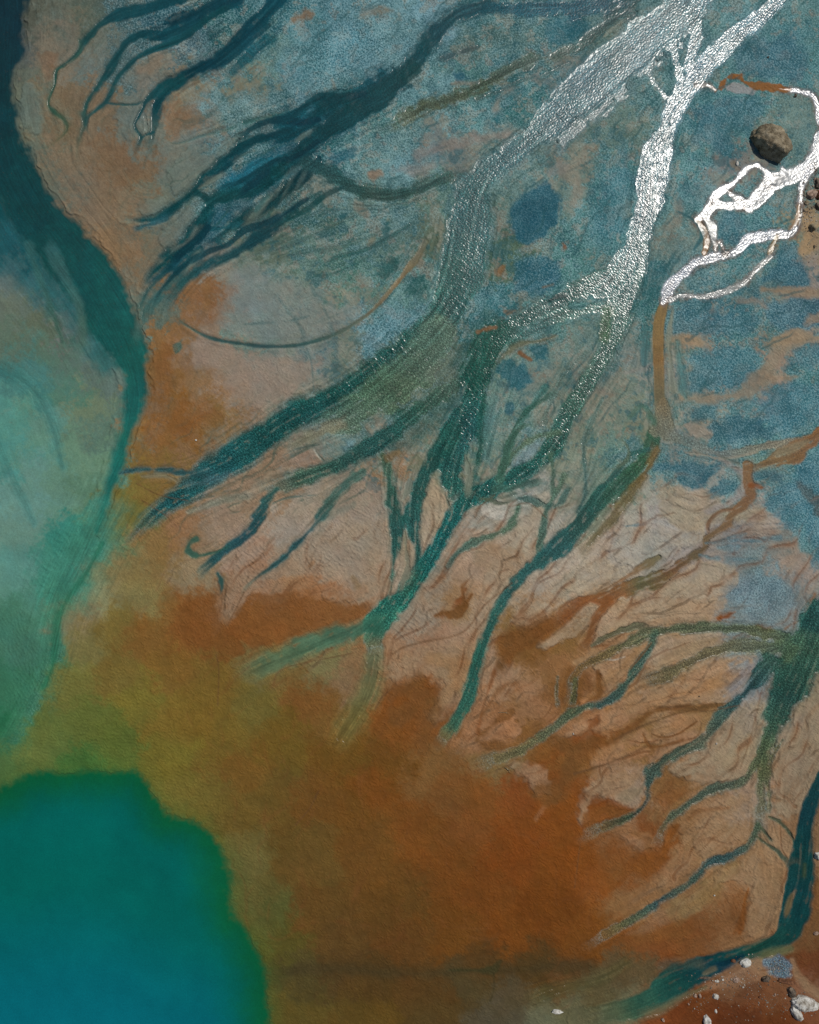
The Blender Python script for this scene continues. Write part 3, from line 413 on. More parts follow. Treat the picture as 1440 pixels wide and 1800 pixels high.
S('', [(48, 50, 26)], 3, .6, .03, 0, 0, .5, "790,1705,2 830,1705,4 865,1705,7 880,1690,3")
S('', [(48, 44, 22)], 2, .5, .03, 0, 0, .5, "868,1712,1.5 868,1740,1.2 862,1760,1")
# gravel and wet marks at the bottom right bank
S('', [(84, 92, 104)], 5, .95, 0, .3, 1, .7, "1358,1695,11 1372,1702,17 1380,1712,10")
S('', [(122, 98, 72)], 5, .8, -.05, .1, 0, .4, "1392,1688,4 1402,1715,7 1420,1735,8 1440,1750,7")
S('', [(120, 90, 64)], 5, .7, -.05, .1, .1, .6, "1310,1705,6 1290,1720,8 1270,1728,8 1240,1735,5")
S('', [(98, 52, 24)], 6, .7, 0, .1, 0, .6, "1340,1730,6 1320,1745,14 1300,1760,12")
# thin cracks and drainage lines on the sand
for q in ("480,1205,1 500,1175,1.2 620,1148,1", "690,1150,1.5 710,1138,1.5 745,1128,2 790,1120,2 815,1110,2 830,1095,2", "830,1095,1.5 850,1065,2 880,1040,1.5 900,1025,1.5",
          "690,1210,1 672,1225,1 660,1245,1", "380,1150,1 385,1180,1 383,1240,1", "560,1390,1 545,1420,1 520,1450,1", "1020,1480,1 1015,1520,1 1010,1560,1",
          "1300,1240,1 1240,1250,1 1200,1243,1.5 1150,1243,2", "1145,1305,1 1130,1315,2 1060,1345,2 1010,1360,2", "1165,1290,1 1145,1310,2 1150,1320,1", "1160,1265,1 1120,1280,2 1080,1300,2",
          "960,910,1 930,885,1.5 900,890,1", "870,870,1 845,890,1 835,910,1.2", "1340,1210,1 1320,1290,1 1300,1350,1", "400,1100,1 420,1060,1 430,1040,1", "250,880,1 290,905,1 300,915,1", "240,850,1 280,870,1 330,880,1",
          "1225,1500,1 1245,1480,1 1255,1470,1.5"):
    S('', [(88, 62, 38)], 2, .6, .12, 0, 0, .4, q)

# patches: (colour, feather, opacity, speckle, ripple, polygon)
PT = [
    ((86, 132, 140), 20, .45, 1.2, .15, "500,60 700,30 790,40 770,100 700,150 600,160 520,150 480,110"), ((92, 128, 132), 14, .4, 1.2, .15, "330,185 470,150 520,180 430,215 360,205"),  # these pale patches and the next pair carry glitter as speckle colour
    ((92, 132, 138), 16, .4, 1.2, .1, "650,300 760,250 800,280 720,310"), ((86, 132, 146), 12, .5, 1.2, .1, "640,570 680,540 760,530 740,570 690,600 640,620"),
    ((22, 84, 98), 5, .95, .5, .2, "900,360 920,338 960,320 985,342 986,382 962,412 930,432 905,420 897,390"),
    ((14, 72, 86), 10, .6, .3, .2, "905,370 940,345 972,350 975,385 945,415 915,410"),
    ((22, 84, 98), 5, .9, .7, .2, "905,462 935,452 962,450 985,470 978,505 945,520 908,512"),
    ((34, 94, 100), 8, .7, .4, .2, "850,545 868,532 885,545 882,562 860,570 840,562"),
    ((20, 84, 92), 4, .9, .3, .2, "870,655 882,632 905,632 930,648 932,668 912,688 892,685 888,670"),
    ((24, 84, 92), 4, .9, .3, .2, "928,612 945,604 962,608 960,632 942,636"),
    ((24, 80, 92), 4, .85, .3, .2, "890,710 902,704 908,722 900,732 890,722"),
    ((24, 76, 72), 4, .85, .2, .1, "640,488 670,468 700,452 702,475 680,492 660,490"), ((22, 78, 76), 4, .85, .3, .1, "703,520 725,495 748,478 750,508 728,520"),
    ((24, 80, 82), 3, .8, .1, .1, "670,400 682,392 685,408 675,418"), ((28, 80, 84), 3, .7, .2, .1, "705,392 715,390 712,402"), ((26, 78, 84), 3, .8, .2, .1, "592,378 610,372 618,384 600,388"),
    ((24, 76, 74), 3, .8, .3, .1, "548,345 562,338 574,345 570,362 550,362"), ((24, 72, 74), 4, .7, .2, .1, "552,410 575,395 592,405 588,412 560,422"),
    ((24, 82, 92), 4, .8, .3, .1, "570,280 590,262 620,255 635,262 615,280 590,290"), ((24, 80, 92), 5, .85, .2, .1, "612,160 650,135 672,150 640,172 615,175"),
    ((24, 86, 92), 3, .8, .2, .1, "865,208 878,202 882,220 870,226"), ((26, 80, 98), 3, .8, .2, .1, "800,132 815,128 825,138 805,142"),
    ((30, 90, 98), 5, .6, .3, .1, "885,165 905,150 920,158 910,172 890,175"), ((14, 62, 68), 6, .8, .2, .1, "365,52 390,40 398,58 380,70 362,66"),
    ((24, 92, 98), 3, .9, .1, .1, "376,392 378,378 390,370 402,372 408,382 400,394 388,401"),
    ((40, 82, 72), 2.5, .8, .2, .1, "306,606 318,600 322,606 316,620 308,624"),
    ((38, 92, 104), 9, .8, .9, .1, "1172,540 1182,536 1240,545 1300,552 1340,560 1330,585 1280,590 1240,590 1200,585 1172,585"),
    ((30, 84, 100), 6, .85, .9, .3, "1340,535 1360,525 1470,530 1470,575 1420,580 1350,570"),
    ((28, 84, 98), 6, .85, .8, .3, "1345,490 1370,455 1400,455 1420,470 1425,500 1380,505"),
    ((44, 98, 110), 12, .75, .8, .3, "1215,620 1270,612 1335,618 1340,645 1315,672 1260,688 1215,685 1200,660"),
    ((46, 98, 110), 11, .75, .8, .3, "1380,625 1400,610 1470,605 1470,655 1390,652 1372,648"),
    ((44, 98, 112), 12, .75, .8, .3, "1345,688 1385,675 1470,668 1470,745 1400,768 1340,765 1335,720"),
    ((34, 86, 100), 6, .85, .8, .3, "1250,748 1290,730 1340,740 1370,760 1330,775 1255,782 1246,766"),
    ((36, 88, 100), 6, .8, .8, .3, "1215,712 1262,712 1255,735 1220,732"),
    ((28, 84, 98), 4, .9, .6, .3, "1143,815 1200,812 1262,812 1265,825 1235,850 1210,862 1190,850 1185,830 1145,828"),
    ((30, 86, 98), 4, .85, .6, .3, "1245,868 1270,842 1300,845 1298,862 1272,872 1250,878"),
    ((30, 86, 100), 5, .85, .6, .3, "1322,832 1345,826 1400,832 1375,845 1330,843"),
    ((48, 98, 112), 12, .8, .8, .3, "1405,800 1470,770 1470,1000 1440,990 1410,940 1380,900 1340,892 1350,860 1400,845"),
    ((96, 114, 122), 12, .6, .9, .1, "1295,1020 1330,1005 1390,1010 1400,1070 1360,1102 1310,1085 1280,1040"),
    ((70, 78, 70), 6, .8, .5, .2, "800,640 830,650 820,700 790,690"),
    ((124, 82, 40), 1.5, .98, .05, .02, "1260,150 1275,134 1285,127 1303,130 1308,142 1340,143 1368,147 1392,156 1384,166 1362,163 1335,158 1325,160 1315,152 1300,140 1280,140 1270,162 1258,160"),
    ((140, 138, 138), 2, .9, .3, .5, "1275,150 1290,143 1308,150 1330,160 1320,165 1280,160"),
    ((32, 82, 98), 10, .7, .7, .3, "1290,75 1330,60 1400,70 1420,110 1400,150 1340,140 1290,120"),
    ((40, 92, 106), 10, .7, .8, .3, "1210,190 1260,170 1350,180 1320,230 1280,260 1220,250"),
    ((40, 92, 106), 8, .7, .8, .3, "1270,375 1300,370 1310,400 1300,430 1265,430 1258,400"),
    ((36, 90, 102), 8, .8, .8, .3, "1375,420 1395,430 1400,455 1370,465 1360,450"),
    ((40, 100, 112), 12, .6, .8, .3, "1070,270 1100,260 1110,330 1100,400 1060,440 1040,400 1055,330"),
    ((26, 84, 88), 8, .8, .4, .2, "1130,480 1165,465 1190,440 1180,490 1150,520 1128,545 1118,510"),
    ((36, 86, 92), 5, .7, .6, .2, "1100,770 1110,765 1125,790 1110,805 1070,815 1065,800 1095,792"),
    ((24, 86, 98), 6, .75, .4, .2, "960,40 1000,30 1050,45 1010,75 960,80"),
    ((58, 66, 66), 7, .8, .4, .2, "1400,845 1410,855 1470,880 1470,920 1430,900"),
]
LAKE = "-400,1395 -60,1392 0,1382 30,1368 60,1357 110,1353 150,1351 200,1352 240,1355 258,1370 275,1395 292,1420 305,1430 340,1438 365,1458 385,1485 398,1515 404,1550 405,1585 415,1612 435,1632 450,1660 462,1690 470,1725 474,1760 480,1810 495,2000 510,2400 -400,2400"

# crisp sand lobes, rust basins and islands between the braids: (colour, feather, opacity, polygon)
QT = [
 ((138,122,98), 3, .8, "905,1058 940,1052 965,1057 973,1084 945,1100 915,1105 895,1085"),
 ((114,68,26), 3, .92, "863,1127 882,1121 909,1115 934,1113 965,1090 998,1071 1027,1053 1045,1052 1040,1062 1015,1085 990,1100 957,1123 927,1146 902,1157 890,1175 875,1190 867,1177 877,1152"),
 ((136,118,92), 2.5, .9, "1030,1060 1061,1057 1060,1072 1044,1082 1036,1109 1011,1115 986,1127 957,1140 938,1140 965,1119 994,1102 1013,1080"),
 ((138,120,94), 2.5, .9, "1055,1077 1090,1063 1140,1046 1200,1025 1250,1040 1240,1080 1150,1095 1105,1105 1069,1130 1032,1138 1036,1123"),
 ((132,102,72), 3, .9, "852,1207 877,1192 909,1175 919,1177 902,1207 890,1232 861,1238 844,1232 846,1217"),
 ((126,90,56), 4, .8, "909,1240 948,1211 965,1207 973,1227 957,1257 930,1269 917,1280 902,1259"),
 ((136,100,68), 3, .9, "830,1275 871,1263 902,1265 913,1282 907,1290 886,1288 865,1300 840,1317 825,1310"),
 ((124,86,52), 3, .85, "1027,1175 1048,1184 1044,1217 1034,1232 1015,1227 1019,1207"),
 ((134,108,78), 3, .9, "1038,1169 1069,1163 1100,1144 1140,1119 1140,1136 1107,1175 1080,1207 1059,1221 1063,1202 1055,1186"),
 ((132,100,68), 3, .9, "986,1286 1017,1265 1048,1252 1090,1236 1115,1219 1140,1204 1142,1248 1110,1263 1075,1280 1048,1290 1027,1294 998,1298"),
 ((114,64,22), 4, .85, "1034,1259 1057,1257 1044,1286 1075,1290 1112,1278 1069,1309 1027,1321 994,1320 980,1345 960,1350 975,1310 1005,1296 1019,1286"),
 ((116,70,28), 3, .8, "1046,1190 1059,1192 1065,1207 1057,1227 1019,1238 1010,1232 1034,1234 1048,1221"),
 ((134,114,86), 2, .9, "1165,1140 1198,1126 1234,1117 1263,1120 1257,1136 1227,1151 1198,1163 1161,1172 1142,1170 1152,1147"),
 ((134,110,82), 3, .9, "1323,1149 1330,1163 1319,1197 1290,1222 1269,1234 1202,1236 1140,1238 1120,1232 1125,1209 1165,1209 1198,1192 1240,1165 1286,1157"),
 ((98,116,126), 5, .75, "1296,1163 1320,1168 1315,1198 1275,1225 1270,1208"),
 ((130,98,66), 2, .9, "1140,1288 1177,1267 1223,1258 1227,1265 1202,1288 1171,1303 1140,1311"),
 ((128,98,68), 2.5, .9, "1140,1332 1152,1315 1182,1305 1219,1284 1232,1284 1223,1303 1182,1317 1161,1336 1145,1350"),
 ((130,96,64), 2, .85, "1082,1306 1110,1290 1138,1282 1142,1296 1120,1308 1088,1318"), ((130,96,64), 2, .85, "1040,1340 1070,1325 1120,1318 1140,1322 1130,1332 1080,1345 1048,1350"),
 ((124,110,86), 3, .9, "1294,1240 1340,1236 1357,1247 1357,1263 1340,1309 1322,1345 1300,1375 1250,1380 1182,1362 1182,1342 1232,1322 1265,1290 1284,1263"),
 ((122,108,84), 3, .9, "1365,1300 1398,1288 1419,1267 1428,1240 1500,1230 1500,1340 1440,1370 1420,1420 1400,1440 1365,1440 1358,1380 1362,1320"),
 ((90,76,56), 6, .7, "1350,1167 1367,1170 1378,1213 1361,1226 1340,1226 1348,1205"),
 ((130,108,86), 2, .9, "500,813 525,794 550,788 567,807 575,819 546,821 517,817"),
 ((124,110,86), 3, .9, "485,817 452,850 435,863 398,884 400,902 437,884 462,859 479,838 512,832 512,823"),
 ((126,114,92), 3, .85, "673,777 700,759 722,752 720,772 700,782 680,785"), ((150,148,126), 1.5, .9, "566,776 573,773 577,779 573,784 567,783"),
 ((104,140,146), 3, .8, "608,776 620,774 622,788 614,796 606,790"), ((146,140,122), 2.5, .7, "665,845 672,845 680,875 692,905 686,915 676,885"),
 ((108,80,46), 4, .8, "543,990 553,983 560,992 553,1001 543,1000"),
 ((138,124,100), 2, .95, "760,834 773,857 781,869 800,886 798,913 783,932 769,952 754,969 740,965 735,927 737,886 746,861"),
 ((118,122,108), 1.5, .95, "817,813 833,819 831,840 825,863 817,857 813,832"), ((110,118,104), 1, .9, "813,864 815,875 811,886 809,874"),
 ((150,146,132), 2, .95, "846,882 867,880 900,888 894,907 879,921 858,913 842,905"),
 ((128,122,106), 2, .9, "700,857 717,848 725,850 712,869 702,880"), ((132,120,98), 2, .95, "706,934 712,936 719,959 729,971 731,994 723,1017 704,1035 700,990"),
 ((138,128,108), 4, .8, "950,873 968,863 967,884 956,913 948,948 940,975 905,992 880,982 905,930 930,900"),
 ((122,108,92), 3, .85, "846,836 877,809 873,828 862,840 850,844"), ((108,128,134), 4, .8, "929,782 950,771 950,798 931,813 900,823 908,807"),
 ((128,106,78), 8, .7, "850,960 890,960 930,980 900,1010 860,1005 830,990"),
 ((140,128,104), 4, .8, "985,1010 1020,990 1060,985 1110,990 1100,1010 1060,1030 1030,1045 1000,1040"),
 ((138,132,116), 5, .8, "1055,985 1090,930 1110,900 1160,890 1230,905 1230,950 1190,975 1150,985 1110,1000"),
 ((136,124,102), 3, .85, "1150,1030 1190,1010 1220,992 1260,985 1300,990 1290,1030 1250,1060 1200,1050 1150,1055 1120,1050"),
 ((138,130,112), 3, .9, "1110,1010 1150,1000 1160,1005 1130,1022 1090,1035 1068,1040"),
 ((140,116,86), 6, .7, "1170,1060 1270,1050 1290,1070 1230,1090 1170,1092"),
 ((126,104,76), 5, .8, "750,1140 800,1125 835,1130 850,1160 840,1210 815,1230 800,1250 760,1268 740,1262 770,1230 790,1205 750,1190 690,1200 690,1175 720,1155"),
 ((114,68,24), 5, .85, "735,1190 760,1185 755,1205 765,1225 740,1245 720,1290 690,1300 665,1250 685,1205 710,1200"),
 ((134,118,94), 4, .8, "860,1000 900,990 925,1010 905,1030 880,1050 860,1080 850,1110 830,1110 850,1060"),
 ((112,62,22), 4, .9, "770,1080 795,1068 812,1045 815,1035 825,1020 812,1040 822,1028 818,1055 800,1078 778,1083 758,1084"),
 ((128,100,72), 4, .8, "560,1040 600,1020 640,1010 650,1040 620,1060 580,1060"), ((116,74,34), 6, .8, "480,1040 540,1045 620,1065 660,1050 655,1075 620,1100 560,1120 500,1135 440,1140 400,1110 410,1070 440,1040"),
 ((128,112,90), 6, .75, "480,960 540,930 600,950 640,980 660,1020 620,1030 560,1010 500,1010 460,1020"),
 ((126,106,82), 4, .8, "400,1020 420,1005 470,990 500,1000 450,1030 425,1060 410,1090 395,1085 385,1060"),
 ((112,70,30), 10, .8, "320,1050 380,1055 390,1090 430,1110 440,1150 400,1165 340,1140 300,1100"),
 ((122,104,78), 4, .8, "880,1340 920,1345 960,1350 975,1380 950,1398 935,1380 905,1360"), 
 ((124,106,82), 4, .85, "1022,1385 1060,1370 1100,1375 1130,1390 1128,1420 1080,1418 1050,1400 1035,1420 1022,1450 1016,1440"),
 ((126,92,60), 3, .8, "1085,1470 1130,1462 1150,1470 1145,1500 1130,1495 1110,1490"),
 ((114,62,20), 6, .8, "1050,1410 1070,1395 1085,1415 1120,1425 1115,1440 1060,1450 1020,1470 1030,1430"),
 ((116,66,22), 5, .85, "1180,1455 1195,1465 1190,1490 1170,1520 1135,1560 1100,1580 1090,1520 1140,1500 1165,1490"),
 ((126,94,60), 5, .8, "1140,1560 1165,1530 1215,1505 1210,1535 1180,1560 1140,1580 1130,1575"),
 ((118,86,54), 6, .7, "1100,1640 1180,1600 1230,1580 1240,1600 1180,1620 1130,1650"),
 ((112,68,32), 6, .75, "1100,1650 1160,1635 1225,1615 1235,1640 1200,1670 1120,1675"),
 ((124,92,56), 5, .7, "1190,1420 1230,1415 1290,1425 1270,1440 1220,1450 1190,1470"), ((120,78,40), 4, .7, "1150,1395 1200,1385 1215,1390 1180,1405 1150,1412"),
 ((124,100,70), 5, .8, "1230,1430 1300,1395 1330,1400 1320,1460 1300,1490 1250,1505 1220,1500"),
 ((122,98,68), 5, .8, "1250,1540 1290,1518 1340,1490 1380,1525 1385,1550 1370,1600 1360,1640 1320,1655 1300,1640 1330,1560 1270,1560"),
 # left of the braids: pale flats and rusty ground
 ((130,112,92), 8, .7, "330,600 380,600 440,625 500,625 560,640 520,690 460,720 420,700 400,680 390,650 340,640"),
 ((112,116,106), 8, .6, "400,480 450,470 540,510 600,540 640,545 600,580 540,595 480,602 400,598 370,570 400,520"),
 ((120,78,42), 14, .5, "265,640 290,600 310,640 305,700 340,700 400,730 350,760 280,780 255,780 260,700"),
 ((124,88,54), 14, .4, "312,530 340,500 370,495 400,505 395,560 385,585 340,575 318,560"),
 ((96,110,102), 5, .75, "290,300 320,270 370,250 420,235 440,245 400,270 370,300 340,330 310,345 290,335"),
 ((98,110,100), 4, .8, "245,372 262,355 290,345 305,355 280,375 260,382"), ((96,108,100), 5, .75, "290,395 320,365 345,360 340,395 320,425 300,440 280,430"),
 ((112,88,60), 6, .6, "300,200 330,185 360,195 350,220 320,235 300,260"), ((112,84,56), 6, .6, "70,95 110,90 95,140 80,135"),
 ((92,106,98), 5, .75, "40,120 60,150 70,200 80,235 50,240 32,200"), ((92,104,98), 4, .7, "205,185 245,185 255,200 235,240 215,235 200,210"),
 ((100,100,84), 4, .7, "225,118 260,100 300,100 295,125 260,145 230,150 215,140"), ((114,98,76), 4, .7, "262,100 285,97 290,120 262,135 240,130"),
]
PT += [(c, f, o, .15 if max(c) - min(c) > 25 else .3, .03, q) for c, f, o, q in []]
NEWST = []
def S2(*a): NEWST.append(a)
S2('', [(16, 66, 76)], 12, .8, .1, .1, .3, .8, "690,150,20 620,195,32 540,245,34 470,300,36 420,345,32 375,395,26 335,435,16 300,470,8")
S2('', [(34, 72, 60)], 12, .6, .1, .3, .5, .7, "860,560,16 820,620,30 780,690,34 740,740,26 700,780,18")
S2('', [(90, 96, 74)], 8, .7, .1, .3, .6, .7, "790,660,14 740,690,14 690,720,10")
ST[:0] = NEWST
LT = [
 ('b', [(16,66,70),(40,86,84),(70,98,90)], 5, .8, .1, .1, .1, .6, "350,440,8 325,468,9 300,495,9 278,520,9 260,545,9 246,575,8 240,600,6"),
 ('b', [(12,60,66),(50,88,82)], 3, .8, .1, .1, .1, .6, "300,470,5 280,490,5 262,508,5 250,530,4 240,550,3"),  # thin extra rills, drawn last
 ('j', [(78,80,58)], 2, .85, .15, .3, .4, .6, "1040,1135,3 1065,1120,5 1095,1108,6 1130,1100,7 1150,1105,6"),
 ('', [(104,70,38)], 1.5, .7, .12, .05, 0, .5, "1108,1176,1 1130,1150,1.5 1145,1130,1"), ('', [(112,62,24)], 1.5, .8, .12, .05, 0, .5, "1145,1290,1 1165,1296,2 1190,1290,2 1215,1275,2 1225,1268,1"),
 ('', [(112,62,24)], 2, .8, .12, .05, 0, .5, "1130,1290,2 1140,1310,3 1160,1312,3 1200,1300,2"), ('', [(106,66,32)], 1.5, .75, .12, .05, 0, .5, "1165,1262,2 1205,1248,3 1255,1240,3 1275,1236,2"),
 ('', [(106,70,38)], 1.5, .7, .12, .05, 0, .5, "1100,1300,1 1130,1305,1.5 1160,1300,1 1175,1300,1"),
 ('', [(160,152,136)], 1, .8, -.1, .05, 0, .3, "1060,1158,1 1078,1160,1.2 1098,1154,1"), ('', [(165,158,140)], 1, .8, -.1, .05, 0, .3, "1120,1118,1 1135,1115,1.5 1150,1120,1"),
 ('f', [(34,74,62)], 2, .85, .15, .3, .4, .7, "900,760,3 915,735,4 935,715,4 960,700,4 985,690,3"), ('f', [(48,82,68)], 2, .85, .15, .3, .4, .7, "880,840,6 890,800,6 900,770,6 920,750,5 945,745,4"),
 ('f', [(50,84,72)], 2.5, .8, .15, .3, .4, .7, "870,860,4 900,858,5 930,850,6 960,845,5"), ('f', [(60,88,72)], 2, .8, .1, .3, .4, .7, "968,800,4 972,840,5 970,880,4"),
 ('f', [(70,80,62)], 1.5, .8, .1, .1, .1, .6, "845,877,1.5 860,878,2 875,885,2.5 890,884,1.5 905,880,1.5"), ('f', [(82,92,80)], 1.2, .8, .1, .1, .1, .5, "782,868,1.2 788,885,1.5 796,905,1.2"),
 ('e', [(70,92,84)], 1.5, .7, .1, .1, .1, .7, "480,885,1.5 505,875,1.5 535,872,1.5 560,870,1.5"), ('e', [(60,80,72)], 1.5, .7, .1, .1, .1, .7, "500,800,2 520,790,2 545,784,2 565,782,2"),
 ('e', [(60,84,74)], 1.5, .8, .1, .1, .1, .7, "556,792,2 562,803,2 572,812,2"), ('e', [(150,150,136)], 1, .7, -.1, .1, 0, .5, "552,790,1 558,800,1.4 566,810,1"),
 ('b', [(8,50,58)], 2, .85, .15, .1, .1, .7, "470,300,5 440,325,6 420,345,5"), ('b', [(10,56,62)], 2, .8, .15, .1, .1, .7, "500,230,5 460,242,5 430,262,6 400,290,6 370,320,5"),
 ('b', [(95,108,98)], 2, .8, -.05, .1, 0, .6, "350,332,1 365,322,3 385,310,3 395,302,1"), ('b', [(70,96,92)], 2, .7, -.05, .1, 0, .6, "410,285,1 430,272,2 455,262,1"),
 ('b', [(8,48,56)], 2, .85, .15, .1, .1, .7, "365,400,5 350,420,7 325,440,8 300,465,7"), ('b', [(50,92,92)], 3, .7, 0, .1, .1, .6, "450,370,4 465,350,6 475,340,5"),
 ('b', [(85,105,98)], 2, .75, -.05, .1, 0, .6, "325,480,1 340,460,4 350,445,5 355,440,2"), ('a', [(96,100,84)], 1.2, .6, .1, .1, 0, .6, "300,252,1 320,254,1.2 345,238,1.2 375,228,1.2 405,215,1.5"),
 ('d', [(70,92,88)], 2, .6, .1, .1, .3, .7, "760,330,2 740,350,2 690,360,2 640,362,2 590,352,2"), ('b', [(64,90,84)], 3, .6, .1, .1, .3, .7, "620,380,3 580,400,3 530,420,4 480,440,3 420,455,2"),
 ('b', [(56,88,84)], 3, .6, .1, .1, .3, .7, "680,400,3 630,425,3 570,440,4 500,450,3"), ('b', [(40,82,80)], 3, .6, .1, .1, .3, .7, "650,450,3 610,470,4 570,485,4 530,480,3"),
 ('b', [(6,46,56),(14,60,66)], 2.5, .9, .15, .1, .1, .6, "560,210,5 530,215,6 490,210,7 455,218,6 430,235,4 405,240,2"),
 ('b', [(8,50,58),(14,62,68)], 2.5, .9, .15, .1, .2, .6, "640,165,6 600,170,7 560,172,8 530,190,6 500,215,5"),
 ('b', [(8,48,56),(10,56,62)], 2, .9, .15, .1, .2, .6, "560,250,5 520,275,6 480,285,5 440,310,5 415,322,4 385,330,3"),
 ('b', [(10,52,60),(14,60,66)], 2, .9, .15, .1, .2, .6, "540,350,4 500,375,5 470,390,5 430,405,6 400,430,6 360,445,5 320,470,5 290,500,4 270,530,3"),
 ('b', [(16,60,62),(24,68,66)], 2, .8, .1, .1, .2, .6, "600,330,4 570,345,5 545,365,6 520,380,5 490,395,4"),
 ('b', [(40,80,78)], 2.5, .7, .1, .1, .3, .7, "720,395,3 680,420,4 640,440,4 590,455,4 560,475,3"),
 ('a', [(12,60,66),(20,68,70)], 2, .9, .15, .1, .1, .6, "400,10,5 365,35,5 330,60,6 305,75,5 270,85,4 245,100,3"),
 ('a', [(16,62,70)], 2, .85, .15, .1, .1, .6, "470,45,6 430,80,6 400,105,6 370,125,5"),
 ('a', [(10,52,62)], 3, .85, .1, .1, .1, .7, "420,-10,9 380,5,10 340,25,9 300,35,7 270,50,5"),
 ('d', [(50,82,82)], 2, .7, .1, .2, .4, .7, "1000,110,4 960,130,4 920,140,4 880,160,4 830,175,4"),
 ('f', [(58,90,86)], 2, .7, .1, .3, .6, .7, "1130,430,4 1125,480,4 1118,540,4 1095,600,4 1075,650,4 1050,690,4"),
 ('f', [(66,92,84)], 2, .7, .1, .3, .6, .7, "1030,620,3 1000,650,4 975,690,4 960,730,4 955,770,4"),
 ('f', [(60,90,82)], 2, .7, .1, .3, .5, .7, "1060,700,3 1040,740,4 1025,780,4 1030,820,3 1010,850,3"),
 ('f', [(36,78,72)], 2, .85, .1, .3, .5, .7, "1140,790,3 1110,800,4 1085,830,5 1065,850,6 1045,880,5"),
 ('f', [(80,96,78)], 2, .75, .1, .2, .4, .7, "1095,775,3 1105,790,3 1100,810,3 1080,825,2"),
]
ST += LT

# ------------------------------------------------------------------ geometry helpers for the features
def parse(p):
    return np.array([[float(v) for v in q.split(',')] for q in p.split()], dtype=np.float64)

def catmull(P):
    if len(P) == 2:
        n = max(2, int(np.hypot(*(P[1, :2] - P[0, :2])) / 5)); t = np.linspace(0, 1, n)[:, None]
        return P[0] * (1 - t) + P[1] * t
    Q = np.vstack([2 * P[0] - P[1], P, 2 * P[-1] - P[-2]]); out = []
    for i in range(1, len(Q) - 2):
        a, b, c, d = Q[i - 1], Q[i], Q[i + 1], Q[i + 2]
        n = max(2, int(np.hypot(*(c - b)[:2]) / 5))
        t = (np.arange(n) / n)[:, None]
        out.append(0.5 * (2 * b + (c - a) * t + (2 * a - 5 * b + 4 * c - d) * t ** 2 + (3 * b - a - 3 * c + d) * t ** 3))
    out.append(P[-1:]); out = np.vstack(out)
    out[:, 2] = np.maximum(out[:, 2], 0.6)
    return out

def win(x0, x1, y0, y1):
    i0, i1 = np.searchsorted(AX, [x0, x1]); j0, j1 = np.searchsorted(AY, [y0, y1])
    return int(i0), int(i1), int(j0), int(j1)

def stroke_field(P, pad):
    """signed distance (negative inside) and run parameter over the window the stroke covers"""
    wm = P[:, 2].max() + pad
    i0, i1, j0, j1 = win(P[:, 0].min() - wm, P[:, 0].max() + wm, P[:, 1].min() - wm, P[:, 1].max() + wm)
    if i1 - i0 < 2 or j1 - j0 < 2: return None
    sd = np.full((j1 - j0, i1 - i0), 1e3, np.float32); tt = np.zeros_like(sd); ww = np.ones_like(sd)
    L = np.concatenate([[0], np.cumsum(np.hypot(np.diff(P[:, 0]), np.diff(P[:, 1])))]); L = L / max(L[-1], 1e-6)
    for k in range(len(P) - 1):
        a, b = P[k], P[k + 1]
        m = max(a[2], b[2]) + pad
        u0, u1, v0, v1 = win(min(a[0], b[0]) - m, max(a[0], b[0]) + m, min(a[1], b[1]) - m, max(a[1], b[1]) + m)
        u0 = max(u0, i0); u1 = min(u1, i1); v0 = max(v0, j0); v1 = min(v1, j1)
        if u1 <= u0 or v1 <= v0: continue
        xx = AX[None, u0:u1] - a[0]; yy = AY[v0:v1, None] - a[1]
        dx, dy = b[0] - a[0], b[1] - a[1]
        t = np.clip((xx * dx + yy * dy) / (dx * dx + dy * dy + 1e-9), 0, 1)
        w = a[2] + (b[2] - a[2]) * t
        d = np.sqrt((xx - t * dx) ** 2 + (yy - t * dy) ** 2) - w
        s = (slice(v0 - j0, v1 - j0), slice(u0 - i0, u1 - i0))
        m_ = d < sd[s]
        sd[s][m_] = d[m_]; tt[s][m_] = (L[k] + (L[k + 1] - L[k]) * t)[m_]; ww[s][m_] = w[m_]
    return (slice(j0, j1), slice(i0, i1)), sd, tt, ww

def poly_field(P, pad):
    i0, i1, j0, j1 = win(P[:, 0].min() - pad, P[:, 0].max() + pad, P[:, 1].min() - pad, P[:, 1].max() + pad)
    xx = AX[None, i0:i1]; yy = AY[j0:j1, None]
    d = np.full((j1 - j0, i1 - i0), 1e9); ins = np.zeros(d.shape, bool)
    for k in range(len(P)):
        a, b = P[k, :2], P[(k + 1) % len(P), :2]
        dx, dy = b - a
        t = np.clip(((xx - a[0]) * dx + (yy - a[1]) * dy) / (dx * dx + dy * dy + 1e-9), 0, 1)
        d = np.minimum(d, (xx - a[0] - t * dx) ** 2 + (yy - a[1] - t * dy) ** 2)
        if abs(dy) > 1e-9:
            ins ^= ((yy > min(a[1], b[1])) & (yy <= max(a[1], b[1])) & (xx < a[0] + (yy - a[1]) / dy * dx))
    d = np.sqrt(d)
    return (slice(j0, j1), slice(i0, i1)), np.where(ins, -d, d).astype(np.float32)

STP = [s[:-1] + (catmull(parse(s[-1])),) for s in ST]

